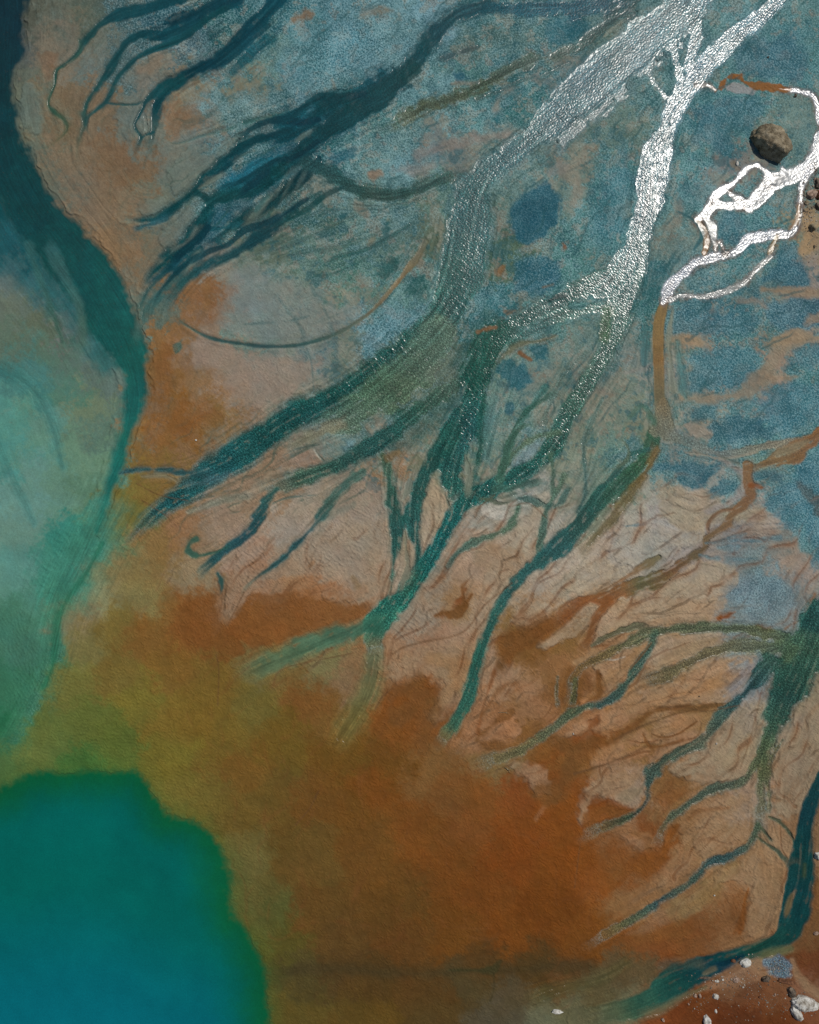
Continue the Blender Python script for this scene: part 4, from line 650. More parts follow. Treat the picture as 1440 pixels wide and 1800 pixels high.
# ------------------------------------------------------------------ flow directions and streaks carried along them
fa = np.zeros(CX.shape); fb = np.zeros(CX.shape)
t0 = math.radians(48)
fa += 0.02 * math.cos(2 * t0); fb += 0.02 * math.sin(2 * t0)
for s in STP:
    P = s[-1]
    if s[0] == '' and len(P) < 8: continue
    for k in range(0, len(P) - 1, 2):
        b = P[min(k + 2, len(P) - 1)]; a = P[k]
        th = math.atan2(b[1] - a[1], b[0] - a[0])
        sg = a[2] + 16; wt = 1.0 if s[0] else 0.3
        x0 = int(max(0, (a[0] + 220 - 3 * sg) // CS)); x1 = int(min(len(cxs), (a[0] + 220 + 3 * sg) // CS + 1))
        y0 = int(max(0, (a[1] + 260 - 3 * sg) // CS)); y1 = int(min(len(cys), (a[1] + 260 + 3 * sg) // CS + 1))
        if x1 <= x0 or y1 <= y0: continue
        g = wt * np.exp(-((cxs[None, x0:x1] - a[0]) ** 2 + (cys[y0:y1, None] - a[1]) ** 2) / (2 * sg * sg))
        fa[y0:y1, x0:x1] += g * math.cos(2 * th); fb[y0:y1, x0:x1] += g * math.sin(2 * th)
mag = np.sqrt(fa ** 2 + fb ** 2) + 1e-9
FA = sample((fa / mag).astype(np.float32), X, Y, -220, -260, CS); FB = sample((fb / mag).astype(np.float32), X, Y, -220, -260, CS)
th = 0.5 * np.arctan2(FB, FA)
MG = .15 + .85 * sstep(1.5, 6, sample(mag.astype(np.float32), X, Y, -220, -260, CS))
VX = np.cos(th).astype(np.float32); VY = np.sin(th).astype(np.float32)

def lic(src, n, step):
    acc = src.copy(); gi, gj = np.meshgrid(np.arange(NX, dtype=np.float32), np.arange(NY, dtype=np.float32))
    for sgn in (1, -1):
        i = gi.copy(); j = gj.copy(); pvx = VX * sgn; pvy = VY * sgn
        for k in range(n):
            i += pvx * step; j += pvy * step
            np.clip(i, 0, NX - 1, out=i); np.clip(j, 0, NY - 1, out=j)
            ii = i.astype(np.int32); jj = j.astype(np.int32)
            acc += src[jj, ii]
            vx = VX[jj, ii]; vy = VY[jj, ii]
            f = np.where(vx * pvx + vy * pvy < 0, -1, 1).astype(np.float32)
            pvx = vx * f; pvy = vy * f
    acc -= acc.mean()
    return acc / acc.std()
LF = lic(band(11, 5, 0.4), 12, 1.0)
LC = lic(band(12, 14, 0.5), 16, 2.0)
LV = lic(fractal(13, 10, 70, .9), 22, 2.0)

N3 = band(20, 3.1, 0.2); N4 = band(21, 4.4, 0.6); NS = lic(band(25, 4.0, .5), 2, 1.0); N6 = band(22, 6.5, 0.3); N10 = band(23, 10, 0.3); N25 = band(24, 24, 0.45)
F1 = fractal(31, 3, 300, 1.5); F2 = fractal(32, 2.5, 90, 1.3); F3 = fractal(33, 2.5, 90, 1.3); FS = fractal(35, 9, 120, 1.4); FW = fractal(36, 22, 160, 1.2); F4 = fractal(34, 6, 200, 1.6)

# ------------------------------------------------------------------ composing colour, ripple, speckle, depth
FX = fractal(41, 2.5, 150, 1.15); FY = fractal(42, 2.5, 150, 1.15); up = (5 + 9 * (1 - sstep(820, 1000, Y)))
wxm = FS * 6 + FX * up + N10 * 1.2 + MG * LC * VX * 2.5; wym = F3 * 4 + FY * up + N25 * 1.5 + MG * LC * VY * 2.5
C = sample(coarse, X + wxm, Y + wym, -220, -260, CS)
blue = C[..., 2] / (C[..., 0] + C[..., 2] + 1e-4)
SPK = sstep(0.46, 0.68, blue) * 0.85
RIP = sstep(0.44, 0.70, blue) * 0.08
left = 1 - sstep(-10, 40, X - np.interp(Y, [-200, 260, 330, 400, 450, 500, 560, 620, 700, 800, 900, 1000, 1100, 1300, 1500], [40, 40, 75, 130, 175, 205, 235, 256, 252, 222, 190, 160, 110, 20, -60]))
SPK *= 1 - left; RIP = RIP * (1 - left) + 0.10 * left
# patches of dark wet silt and pale dry silt over the gravelly flats
FP = fractal(43, 5, 110, 1.25); FQ = fractal(44, 5, 90, 1.2)
zf = (1 - left) * (1 - sstep(850, 1000, Y + .25 * (X - 720))) * sstep(300, 420, X + .5 * (300 - Y))
for fld, lo_, hi_, cc, am in ((FP + .25 * LC, .9, 1.5, (26, 80, 88), .55), (-FP + .2 * LC + .25 * np.exp(-((X - 900) / 300) ** 2), .7, 1.4, (124, 126, 112), .6), (FQ, 1.3, 1.8, (118, 106, 90), .5), (-FQ, 1.2, 1.8, (60, 98, 96), .5)):
    m = (sstep(lo_, hi_, fld) * am * zf)[..., None]; C = C * (1 - m) + lin(cc) * m
DEP = np.zeros((NY, NX), np.float32); BANK = np.zeros((NY, NX), np.float32)
SYS = np.zeros((NY, NX), np.int16); PLAT = np.zeros((NY, NX), np.float32)
NAMES = ['ground']
def comp(sl, a, c, rip, spk, dep, prof, sysname):
    C[sl] = C[sl] * (1 - a[..., None]) + c * a[..., None]
    a = a * 1.0
    RIP[sl] = RIP[sl] * (1 - a) + rip * a
    SPK[sl] = SPK[sl] * (1 - a) + spk * a
    if dep > 0: DEP[sl] = np.maximum(DEP[sl], dep * prof)
    elif dep < 0: DEP[sl] = DEP[sl] * (1 - a * .7) + dep * a * prof
    if sysname:
        if sysname not in NAMES: NAMES.append(sysname)
        SYS[sl][a > 0.5] = NAMES.index(sysname)

def chaikin(P, n=3):
    for _ in range(n):
        Q = np.roll(P, -1, axis=0); P = np.stack([P * .75 + Q * .25, P * .25 + Q * .75], 1).reshape(-1, P.shape[1])
    return P
def do_poly(q, c, fe, op, spk, rip, dep=0, sysname='', plat=0):
    P_ = parse(q)
    if plat: P_ = chaikin(P_); fe = fe * 1.7 + 1.5
    sl, sd = poly_field(P_, fe * 3 + 20)
    rg = min(fe * 0.7 + 1, 10) * (1.0 if plat else 1)
    s2 = sd + rg * (0.6 * FS[sl] + 0.3 * N25[sl] + 0.1 * N10[sl] + 0.1 * LC[sl])
    a = op * (1 - sstep(-fe, fe, s2))
    if plat: a = a * np.clip(.86 + .16 * F4[sl] + .10 * F2[sl], .35, 1)
    comp(sl, a, lin(c) * np.ones(3, np.float32), rip, spk, dep, np.clip(-sd / 20, 0, 1), sysname)
    if plat:
        e = 1 - sstep(-5.5, 3.5, s2)
        PLAT[sl] = PLAT[sl] * (1 - e) + e * plat * (1 + .5 * np.clip(1 + sd / 12, 0, 1))
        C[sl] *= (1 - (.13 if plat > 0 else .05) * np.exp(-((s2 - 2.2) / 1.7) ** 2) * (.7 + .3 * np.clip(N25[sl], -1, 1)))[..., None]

for c, fe, op, spk, rip, q in PT[:]:
    if c[0] < 115: do_poly(q, c, fe, op, spk, rip)
hz = sstep(2.5, 7, sample(mag.astype(np.float32), X, Y, -220, -260, CS)) * (.35 + .65 * sstep(250, 420, X)) * (1 - left) * sstep(-60, 60, Y) * (1 - sstep(900, 1120, Y + .35 * (X - 700)))
wL = (1 - sstep(560, 760, X)) * (1 - sstep(420, 560, Y))
for cA, cB, wz in (((8, 54, 62), (100, 114, 106), wL), ((40, 80, 70), (128, 124, 110), 1 - wL)):
    m = (sstep(-.2, 2.2, -LC - .5 * LF + .5 * FS) * .26 * hz * wz)[..., None]; C = C * (1 - m) + lin(cA) * m
    m = (sstep(-.2, 2.2, LC + .5 * LF + .5 * F2) * .12 * hz * wz)[..., None]; C = C * (1 - m) + lin(cB) * m
for c, fe, op, q in QT:
    do_poly(q, tuple(np.array(c) * (1.05 if c[2] > 60 and c[0] >= c[2] else 1) + (np.array([-1, 3, 9]) if c[2] > 50 and c[0] >= c[2] else 0)), fe, op, .5 if c[2] > c[0] + 8 else .0, .03, -.25, plat=(1 if c[2] > 45 else -.4) if fe <= 5 else 0)
for late in (0, 1):
    for sysname, cols, soft, op, dep, rip, spk, rag, P in STP:
        if late != (0 if sysname == '' and cols[0][0] > 100 and cols[0][2] > 50 else 1): continue
        r = stroke_field(P, soft * 2 + 10)
        if r is None: continue
        sl, sd, tt, ww = r
        k = rag * (1.2 + 0.10 * np.minimum(ww, 40) + 0.28 * soft) * np.clip(ww / 4, .3, 1)
        if sysname in ('a', 'b', 'k') and sysname: k = k * .55; rag = rag * .7
        s2 = sd + k * (0.5 * FS[sl] + 0.3 * N25[sl] + 0.08 * N10[sl] + 0.16 * LC[sl]) + rag * .30 * np.minimum(ww, 22) * (.6 * FS[sl] + .4 * FW[sl])
        sf = np.minimum(soft, ww * 0.9 + 0.6)
        a = op * (1 - sstep(-sf, sf, s2))
        if sysname and sysname not in ('h', 'g', 'river'):
            a = a * (1 - (.22 if sysname in 'jkab' else .4) * sstep(.9, 2.1, LC[sl] + .5 * N25[sl]) * np.clip(ww / 10, 0, 1))
            a = a * np.clip((1 - tt) / (.05 if len(P) > 90 and sysname in 'feb' else .2) + .03, 0, 1) ** .8
        if sysname and dep > 0: BANK[sl] = np.maximum(BANK[sl], dep * np.exp(-((s2 - sf - 2.0) / 2.6) ** 2) * np.clip(ww / 3, .3, 1) * (.75 + .25 * FS[sl]))
        cols = [(q[0] * .93, q[1] * 1.09, q[2] + 9) if q[0] - q[2] > 72 else q for q in cols]
        cl = lin(cols); n = len(cols)
        if n == 1: c = np.broadcast_to(cl[0], sd.shape + (3,)).astype(np.float32)
        else:
            u = np.clip(tt + 0.01 * F2[sl], 0, 1) * (n - 1); i_ = np.minimum(u.astype(int), n - 2); f_ = (u - i_)[..., None]
            c = cl[i_] * (1 - f_) + cl[i_ + 1] * f_
        if sysname == 'h':
            ah = .75 * (1 - sstep(1.0, 5.5, s2 + 1.5 * F2[sl])) * np.clip(.8 + .5 * FS[sl], .1, 1)
            C[sl] = C[sl] * (1 - ah[..., None]) + lin((108, 92, 80)) * ah[..., None]
        if sysname in ('a', 'b', 'd', 'e', 'f', 'j') and op > .65:
            s3 = sd + 3.0 * FS[sl] + 1.6 * F2[sl] + 1.2 * LC[sl]
            r3 = np.minimum(3 + ww * .7, 12)
            ah = .42 * (1 - sstep(-r3 * .4, r3, s3)) * np.clip((1 - tt) / .15 + .2, 0, 1)
            cm = C[sl] * .55 + c * .45 * np.array([1.5, 1.15, 1.1], np.float32)
            C[sl] = C[sl] * (1 - ah[..., None]) + cm * ah[..., None]
        core = np.clip(-sd / (ww + 1), 0, 1)
        st_ = (0.08 if sysname else .02) * LF[sl] + (.02 if sysname == 'river' else 0.09 if sysname else .02) * LC[sl] + .06 * F2[sl]
        edge = (0.20 - 0.32 * core) * (1 if (sysname and rip > .25) else .3 if sysname else 0)
        if sysname == '' and cols[0][2] > 60: c = c * np.array([1.04, 1.08, 1.16], np.float32)
        c = c * np.exp(np.clip(st_ * min(1, .3 + rip) + edge, -.7, .6))[..., None]
        comp(sl, a.astype(np.float32), c, rip, spk, dep, np.clip(.3 - s2 / (sf + 1.5), 0, 1), sysname)
for c, fe, op, spk, rip, q in PT:
    if c[0] >= 115: do_poly(q, c, fe, op, spk, rip, .2)

# lake: shelf edge dropping from green shallows to deep turquoise
sl, sd = poly_field(parse(LAKE), 60)
s2 = sd + 2.5 * F4[sl] + 1.2 * N25[sl] + .6 * N10[sl]
depth = np.clip(-s2 - 3, 0, 400)
yy = Y[sl]
c0, c1, c2 = lin((8, 84, 50)), lin((2, 92, 84)), lin((3, 98, 114))
k1 = sstep(0, 85, depth)[..., None]; k2 = (sstep(1570, 1880, yy + 1.0 * np.clip(depth, 0, 250) * .5 - 60) * sstep(30, 120, depth) * .78)[..., None]
lc = (c0 * (1 - k1) + c1 * k1) * (1 - k2) + c2 * k2
lc = lc * (1.03 + 0.03 * F1[sl] + .02 * F4[sl])[..., None]
a = 1 - sstep(-12, 9, s2)
rim = np.exp(-(np.maximum(s2, 0) / 22) ** 2) * .35
C[sl] = C[sl] * (1 - rim[..., None]) + lin((62, 92, 38)) * rim[..., None]
comp(sl, a, lc, .05, 0, 1.2, np.clip(-sd / 60, 0, 1), 'lake')

# natural mottling: sediment streaks, grain, pebble speckle with glint painted in
water = (SYS > 0)
amp = 0.045 + 0.05 * SPK
inlake = (SYS == NAMES.index('lake')); calm = 1 - .8 * inlake
C *= np.exp(calm * ((.035 + .025 * SPK) * F1 + 0.035 * F2 + MG * (amp * LC * .7 + 0.03 * LF) + 0.03 * N4 + .02 * N6))[..., None]
hue = 0.02 * F4 * calm
lv = np.floor((F4 * 1.1 + F1 * .5 + .07 * LC + .10 * F2) * 1.7); lv = .035 * np.sin(lv * 2.4) * (1 - inlake) * (1 - SPK) * (1 - left) * (SYS == 0)
C *= np.exp(lv)[..., None]
C[..., 0] *= np.exp(hue + .015 * F3 * calm); C[..., 2] *= np.exp(-hue * 1.3)
pb_glint = .45 * N3 + 1.0 * N4 + 0.3 * N6 + 0.15 * N10 + .3 * F2 + .15 * LF
dark = lin((18, 66, 74)); pale = lin((134, 166, 170))  # pale and dark speckle: glint of the blue flats put into colour
pk = SPK * (1 - 0.3 * water) * (.9 + .12 * np.clip(F1, -1.5, 1.2))
C = C * np.exp(np.clip((.24 * N3 + .34 * N4 + .12 * N6) * SPK * (SYS > 0) * (1 - inlake), -1.1, .9))[..., None]; pk = pk * (1 - .85 * water)
m = np.clip(-pb_glint * 0.55, 0, .85) * pk; C = C * (1 - m[..., None]) + dark * m[..., None]
m = (np.clip(.08 + pb_glint * 0.34, 0, .75) * pk)[..., None]; pw = (water * .8)[..., None]; C = C * (1 - m) + (pale * (1 - pw) + lin((92, 138, 130)) * pw) * m
# drainage veins worn between low fingers of silt
vz = sstep(880, 1010, Y + .25 * (X - 700)) * sstep(330, 520, X) * (1 - sstep(1560, 1700, Y)) * (SYS == 0) * (1 - SPK) * sstep(-.5, .5, FW + .5 * sstep(700, 1000, X))
vz = np.maximum(vz * (.35 + .65 * sstep(780, 960, X)), .4 * (SYS == 0) * (1 - SPK) * (1 - sstep(300, 480, X)) * (1 - left) * (1 - sstep(380, 460, Y)))
vz = vz * sstep(.022, .07, C[..., 2])
LVw = LV + .10 * F2
vein = np.exp(-(LVw / .085) ** 2) * vz
m = (.22 * vein)[..., None]; C = C * (1 - m) + lin((100, 70, 42)) * m
m = (.16 * vz * sstep(.3, 1.4, np.abs(LVw)))[..., None]; C = C * (1 - m) + lin((150, 130, 104)) * m * 1.0
# runnels: threads of water followed downhill over the uneven flats until they gather into rills
def runnels(seed, n, steps, noise, x0, x1, y0, y1, pull):
    rg = np.random.default_rng(seed)
    gy_, gx_ = np.gradient(noise); k_ = pull / np.sqrt(gx_.var() + gy_.var())
    sg = np.where(VX * -.62 + VY * .78 < 0, -1, 1)
    ux = (VX * sg * .55 - .45 * .62 - k_ * gx_).astype(np.float32); uy = (VY * sg * .55 + .45 * .78 - k_ * gy_).astype(np.float32)
    q = np.stack([(rg.uniform(x0, x1, n) - AX[NP_]) / STEP + NP_, (rg.uniform(y0, y1, n) - AY[NP_]) / STEP + NP_])
    d = np.zeros(NX * NY, np.float32); vx = np.full(n, -.62); vy = np.full(n, .78)
    for k in range(steps):
        i = np.clip(q[0], 0, NX - 1).astype(int); j = np.clip(q[1], 0, NY - 1).astype(int)
        d += np.bincount(j * NX + i, minlength=NX * NY) * (min(1, k / 25) * min(1, (steps - k) / 40))
        vx = .55 * vx + .45 * ux[j, i]; vy = .55 * vy + .45 * uy[j, i]
        m_ = np.sqrt(vx * vx + vy * vy) + 1e-6; q[0] += .9 * vx / m_; q[1] += .9 * vy / m_
    d = d.reshape(NY, NX)
    b = d.copy()
    for ax in (0, 1): b = .5 * b + .25 * (np.roll(b, 1, ax) + np.roll(b, -1, ax))
    return b
RA = runnels(61, 26000, 260, fractal(51, 22, 150, .9), 360, 1500, 800, 1640, .52)
RB = runnels(62, 26000, 220, fractal(52, 18, 120, .9), 200, 1500, -100, 900, .5)
RC = runnels(63, 9000, 200, fractal(53, 34, 220, .9), 400, 1500, 820, 1600, .52)
free = (SYS == 0) * (1 - left) * (1 - inlake)
sandy = sstep(.02, .065, C[..., 2]) * (1 - .7 * SPK)
ra = sstep(4, 16, RA) * free * sandy * sstep(820, 930, Y + .2 * (X - 700)) * np.clip(.75 + .45 * FW, .15, 1)
rc = sstep(2.2, 10, RC) * free * sstep(850, 960, Y + .2 * (X - 700)) * (.35 + .65 * sandy) * np.clip(.7 - .45 * FW, .1, 1)
flat_ = np.clip(1 - np.exp(-(((X - 430) / 190) ** 2 + ((Y - 600) / 150) ** 2) ** 2), 0, 1)
rb = flat_ * sstep(4, 16, RB) * (1 - left) * (1 - inlake) * (SYS == 0) * (1 - sstep(820, 960, Y + .2 * (X - 700))) * np.clip(.6 + .5 * FW, .1, 1) * (.3 + .7 * sstep(250, 420, X))
def blur(a_, px):
    ky = np.fft.fftfreq(NY)[:, None] / STEP; kx = np.fft.rfftfreq(NX)[None, :] / STEP
    return np.fft.irfft2(np.fft.rfft2(a_) * np.exp(-2 * (math.pi * px) ** 2 * (kx * kx + ky * ky)), s=(NY, NX)).astype(np.float32)
rust = np.clip(blur(rc, 5.0) * 3.2 + blur(ra * (FW > .1), 3.5) * 1.0 - .12, 0, 1) * free * np.clip(.55 + .6 * F4, 0, 1) * (1 - .8 * SPK)
m = (.50 * rust)[..., None]; C = C * (1 - m) + lin((118, 76, 38)) * m
ra = ra * np.clip(.55 + .55 * FS, .05, 1.2)
m = (.44 * ra)[..., None]; C = C * (1 - m) + lin((92, 72, 50)) * m
m = (.42 * rc)[..., None]; C = C * (1 - m) + lin((104, 64, 32)) * m
tb = sstep(.25, .75, (X - 500) / 900 + (600 - Y) / 1600 + .3)[..., None]
m = (.50 * rb)[..., None]; C = C * (1 - m) + (lin((26, 72, 64)) * (1 - tb) + lin((30, 76, 80)) * tb) * m
wid = lambda a_: sum(np.roll(np.roll(a_, dy, 0), dx, 1) for dx in (-2, 0, 2) for dy in (-2, 0, 2)) / 9
halo = np.clip(wid(ra) + wid(rc), 0, 1) * (1 - ra) * (1 - rc)
m = (.28 * halo * sandy)[..., None]; C = C * (1 - m) + lin((156, 136, 112)) * m
sl_ = (free * sandy * (1 - np.clip(ra + rc, 0, 1)) * sstep(700, 900, Y + .3 * (X - 700)))[..., None]
C *= 1 + sl_ * np.array([.13, .08, .03], np.float32)
RUN = np.clip(ra + rc, 0, 1.2) * 1.0 + .5 * rb
# scattered dark and pale grains on the sand
g = sstep(2.4, 3.3, N4 + .5 * N10) * (1 - SPK) * (1 - inlake) * .35; C = C * (1 - g[..., None]) + lin((70, 60, 45)) * g[..., None]

# ------------------------------------------------------------------ relief
def ripple_zone(ang_deg, wl, amp, q, seed, soft=22):
    P = catmull(parse(q)); r = stroke_field(P, soft + 10)
    sl, sd, tt, ww = r
    m = 1 - sstep(-soft, soft, sd + 8 * F2[sl] + 5 * N25[sl])
    b = band(seed, wl, 0.30, math.radians(ang_deg), 0.42)[sl] * np.clip(.8 + .4 * FS[sl], .2, 1.5)
    b = np.maximum(b, -0.6) + .3 * N4[sl]
    return sl, (m * amp * b).astype(np.float32)
wf = (SYS > 0) * 1.0
Hh = ((F4 * .004 * wf + F4 * .014 * (1 - wf) + F1 * (.005 - .0045 * wf)) + F2 * (0.0004 + .0022 * sstep(.02, .06, C[..., 2])) * (1 - wf)).astype(np.float32)          # metres
dry = 1 - SPK; MG = MG * (1 - .75 * left)
Hh += 0.0004 * (1 - .7 * inlake) * (N4 * .7 + N6 * .5) * (1 - RIP)
Hh += (1 - .8 * wf) * MG * (.0014 * LC * (1 - RIP * .7) * (1 - inlake) + .001 * LF * dry)
Hh += RIP * (.45 + .95 * sstep(-1.4, 1.6, .8 * LC + N25 + .6 * FS) * wf + .3 * (1 - wf)) * (0.0008 * N6 + 0.0019 * N4 + .0024 * NS + 0.0022 * N3) 
Hh += SPK * 0.0016 * N4
for i_, (an, wl, am, q) in enumerate([
    (-35, 9, .013, "235,960,20 200,1000,26 160,1040,24 120,1060,16"), (-35, 9, .012, "150,560,20 190,650,22 185,740,26 150,800,20"),
    (20, 7, .008, "20,1110,40 50,1170,40 40,1230,30"), (88, 6.5, .007, "20,1330,20 100,1310,40 200,1300,44 300,1400,24"),
    (70, 7, .006, "120,1220,50 200,1200,50 280,1290,50 380,1430,30 430,1530,24 470,1620,18"), (45, 9, .014, "765,1010,12 755,1050,14 735,1085,16 705,1115,14"),
    (60, 9, .012, "665,1175,14 660,1200,16 645,1240,16"), (50, 8, .009, "545,990,40 610,950,40 640,900,26"), (40, 9, .012, "410,965,20 450,990,26 400,1050,16"),
    (20, 8, .012, "765,870,14 775,900,16 760,950,14 745,970,8"), (65, 8, .009, "560,1135,14 590,1140,10 500,1160,16"), (40, 8, .011, "845,1065,8 860,1050,6"), (25, 8, .01, "858,1120,7 850,1150,8"),
    (60, 9, .009, "1260,1420,30 1220,1440,30 1300,1420,20"), (20, 9, .006, "1350,1540,22 1345,1600,20"), (80, 10, .007, "1000,1000,30 990,1035,20"), (45, 7, .008, "270,930,12 310,915,14 250,950,10"),
    (40, 13, .012, "700,610,26 640,660,24 580,705,22 520,735,22 480,765,20"), (55, 14, .006, "1000,190,34 930,250,24 870,300,26 830,360,34 820,430,38 800,520,34"),
    (30, 10, .007, "840,640,14 825,720,20 810,770,20"), (50, 10, .008, "460,780,30 420,810,30"), (50, 11, .009, "60,1020,30 110,960,20"), (30, 30, .02, "90,500,30 100,560,30")]):
    sl, v = ripple_zone(an, wl, am * 1.15, q, 100 + i_); Hh[sl] += v * (1 - .66 * wf[sl]) * (.55 if q.startswith('90,500') or q.startswith('150,560') else 1)
ridge = .010 * (np.exp(-(N25 / .12) ** 2) * (FW > .2)) * dry * (SYS == 0) * (1 - left) * (1 - inlake) * sstep(.01, .05, C[..., 2])
Hh -= ridge
Hh -= np.where(SYS == NAMES.index('lake'), DEP * .1, DEP * 0.035)
Hh -= .030 * RUN
Hh += .018 * halo
Hh += PLAT * .042 * (SYS == 0)
Hh += vz * .06 * (np.minimum(np.abs(LVw), .5) + .25 * np.abs(LVw)) - vein * .012
Hh += BANK * (SYS == 0) * (.12 + .012 * N10)
# eroded terraces in the silt: low scarps that follow the old flow
tq = F4 * 1.1 + F1 * .5 + .07 * LC + .10 * F2
tr = tq * 1.7; tf = tr - np.floor(tr); terr = (np.floor(tr) + sstep(.0, .16, tf)) / 1.7
silt = (.45 + .55 * sstep(250, 500, X + .5 * Y - 350)) * dry * (1 - inlake) * (1 - left) * (1 - wf)
silt *= sstep(-.6, .6, N25 * .6 + F2 * .5 + .3)
Hh += silt * (.085 * (terr - tq))
Hh += np.abs(F4) * 0.008 * dry * (1 - inlake) * (1 - left)
Hh -= sstep(200, 3000, np.maximum(np.abs(X - 720), np.abs(Y - 900)) - 1100) * 2.0

GL = 0.05 + 0.15 * SPK + 0.1 * RIP + .85 * water * (1 - .5 * left)
for nm_, f_ in (('e', .84), ('g', .45), ('i', .5), ('j', .8)): GL = np.where(SYS == NAMES.index(nm_), GL * f_, GL)
GL = np.clip(GL, 0, 1)

# ------------------------------------------------------------------ materials
def ground_material(name, rough_lo, rough_hi, bump):
    m = bpy.data.materials.new(name); m.use_nodes = True
    nt = m.node_tree; N = nt.nodes; Lk = nt.links; N.clear()
    out = N.new("ShaderNodeOutputMaterial"); bs = N.new("ShaderNodeBsdfPrincipled")
    at = N.new("ShaderNodeAttribute"); at.attribute_name = "sediment"
    ag = N.new("ShaderNodeAttribute"); ag.attribute_name = "wetness"
    geo = N.new("ShaderNodeNewGeometry")
    n1 = N.new("ShaderNodeTexNoise"); n1.inputs["Scale"].default_value = 9; n1.inputs["Detail"].default_value = 3
    Lk.new(geo.outputs["Position"], n1.inputs["Vector"])
    mr = N.new("ShaderNodeMapRange"); mr.inputs[1].default_value = .25; mr.inputs[2].default_value = .75; mr.inputs[3].default_value = .9; mr.inputs[4].default_value = 1.1
    Lk.new(n1.outputs[0], mr.inputs[0])
    vm = N.new("ShaderNodeVectorMath"); vm.operation = 'SCALE'
    Lk.new(at.outputs["Color"], vm.inputs[0]); Lk.new(mr.outputs[0], vm.inputs["Scale"])
    Lk.new(vm.outputs[0], bs.inputs["Base Color"])
    r = N.new("ShaderNodeMapRange"); r.inputs[3].default_value = rough_hi; r.inputs[4].default_value = rough_lo
    Lk.new(ag.outputs["Fac"], r.inputs[0]); Lk.new(r.outputs[0], bs.inputs["Roughness"])
    sp = N.new("ShaderNodeMapRange"); sp.inputs[3].default_value = .12; sp.inputs[4].default_value = .24
    Lk.new(ag.outputs["Fac"], sp.inputs[0]); Lk.new(sp.outputs[0], bs.inputs["Specular IOR Level"])
    n2 = N.new("ShaderNodeTexNoise"); n2.inputs["Scale"].default_value = 7; n2.inputs["Detail"].default_value = 3
    Lk.new(geo.outputs["Position"], n2.inputs["Vector"])
    bp = N.new("ShaderNodeBump"); bp.inputs["Strength"].default_value = 1; bp.inputs["Distance"].default_value = bump
    Lk.new(n2.outputs[0], bp.inputs["Height"]); Lk.new(bp.outputs[0], bs.inputs["Normal"])
    Lk.new(bs.outputs[0], out.inputs[0])
    return m
M_SED = ground_material("wet sediment", .25, .8, .0015)
M_WAT = ground_material("shallow water", .20, .8, .004)

ALB = np.clip((C - SPEC0) / LIGHT, 0.0008, 0.95).astype(np.float32)

# ------------------------------------------------------------------ meshes: ground, lake, river, streams
WX = ((X - 720) * U).astype(np.float32); WY = ((900 - Y) * U).astype(np.float32)
XYZ = np.stack([WX, WY, Hh], -1).reshape(-1, 3)
COL4 = np.concatenate([ALB, np.ones((NY, NX, 1), np.float32)], -1).reshape(-1, 4)
GLf = GL.astype(np.float32).ravel()
gx = np.gradient(Hh, axis=1) / np.gradient(WX, axis=1); gy = np.gradient(Hh, axis=0) / np.gradient(WY, axis=0)
NRM = np.stack([-gx, -gy, np.ones_like(gx)], -1); NRM /= np.linalg.norm(NRM, axis=-1, keepdims=True); NRM = NRM.reshape(-1, 3).astype(np.float32)
idx = np.arange(NX * NY, dtype=np.int32).reshape(NY, NX)
quads = np.stack([idx[:-1, :-1], idx[1:, :-1], idx[1:, 1:], idx[:-1, 1:]], -1).reshape(-1, 4)
fs = SYS[:-1, :-1].ravel()

def sheet(name, sel, mat):
    q = quads[sel]
    if len(q) == 0: return None
    used = np.zeros(NX * NY, bool); used[q.ravel()] = True
    ids = np.flatnonzero(used); remap = np.full(NX * NY, -1, np.int32); remap[ids] = np.arange(len(ids), dtype=np.int32)
    me = bpy.data.meshes.new(name)
    me.vertices.add(len(ids)); me.vertices.foreach_set("co", XYZ[ids].ravel())
    me.loops.add(q.size); me.loops.foreach_set("vertex_index", remap[q.ravel()])
    me.polygons.add(len(q)); me.polygons.foreach_set("loop_start", np.arange(0, q.size, 4, dtype=np.int32))
    me.update(calc_edges=True)
    me.polygons.foreach_set("use_smooth", np.ones(len(q), bool))
    a = me.attributes.new("sediment", 'FLOAT_COLOR', 'POINT'); a.data.foreach_set("color", COL4[ids].ravel())
    a = me.attributes.new("wetness", 'FLOAT', 'POINT'); a.data.foreach_set("value", GLf[ids])
    me.normals_split_custom_set_from_vertices(NRM[ids])
    me.materials.append(mat)
    o = bpy.data.objects.new(name, me); col.objects.link(o); o["kind"] = "structure"
    return o

TITLES = {'ground': 'ground', 'river': 'river_water', 'lake': 'lake_water'}
for k, nm in enumerate(NAMES):
    sheet(TITLES.get(nm, 'stream_water'), fs == k, M_SED if nm == 'ground' else M_WAT)

def ground_z(px, py):
    j = int(np.clip(np.searchsorted(AY, py), 0, NY - 1)); i = int(np.clip(np.searchsorted(AX, px), 0, NX - 1))
    return float(Hh[j, i])

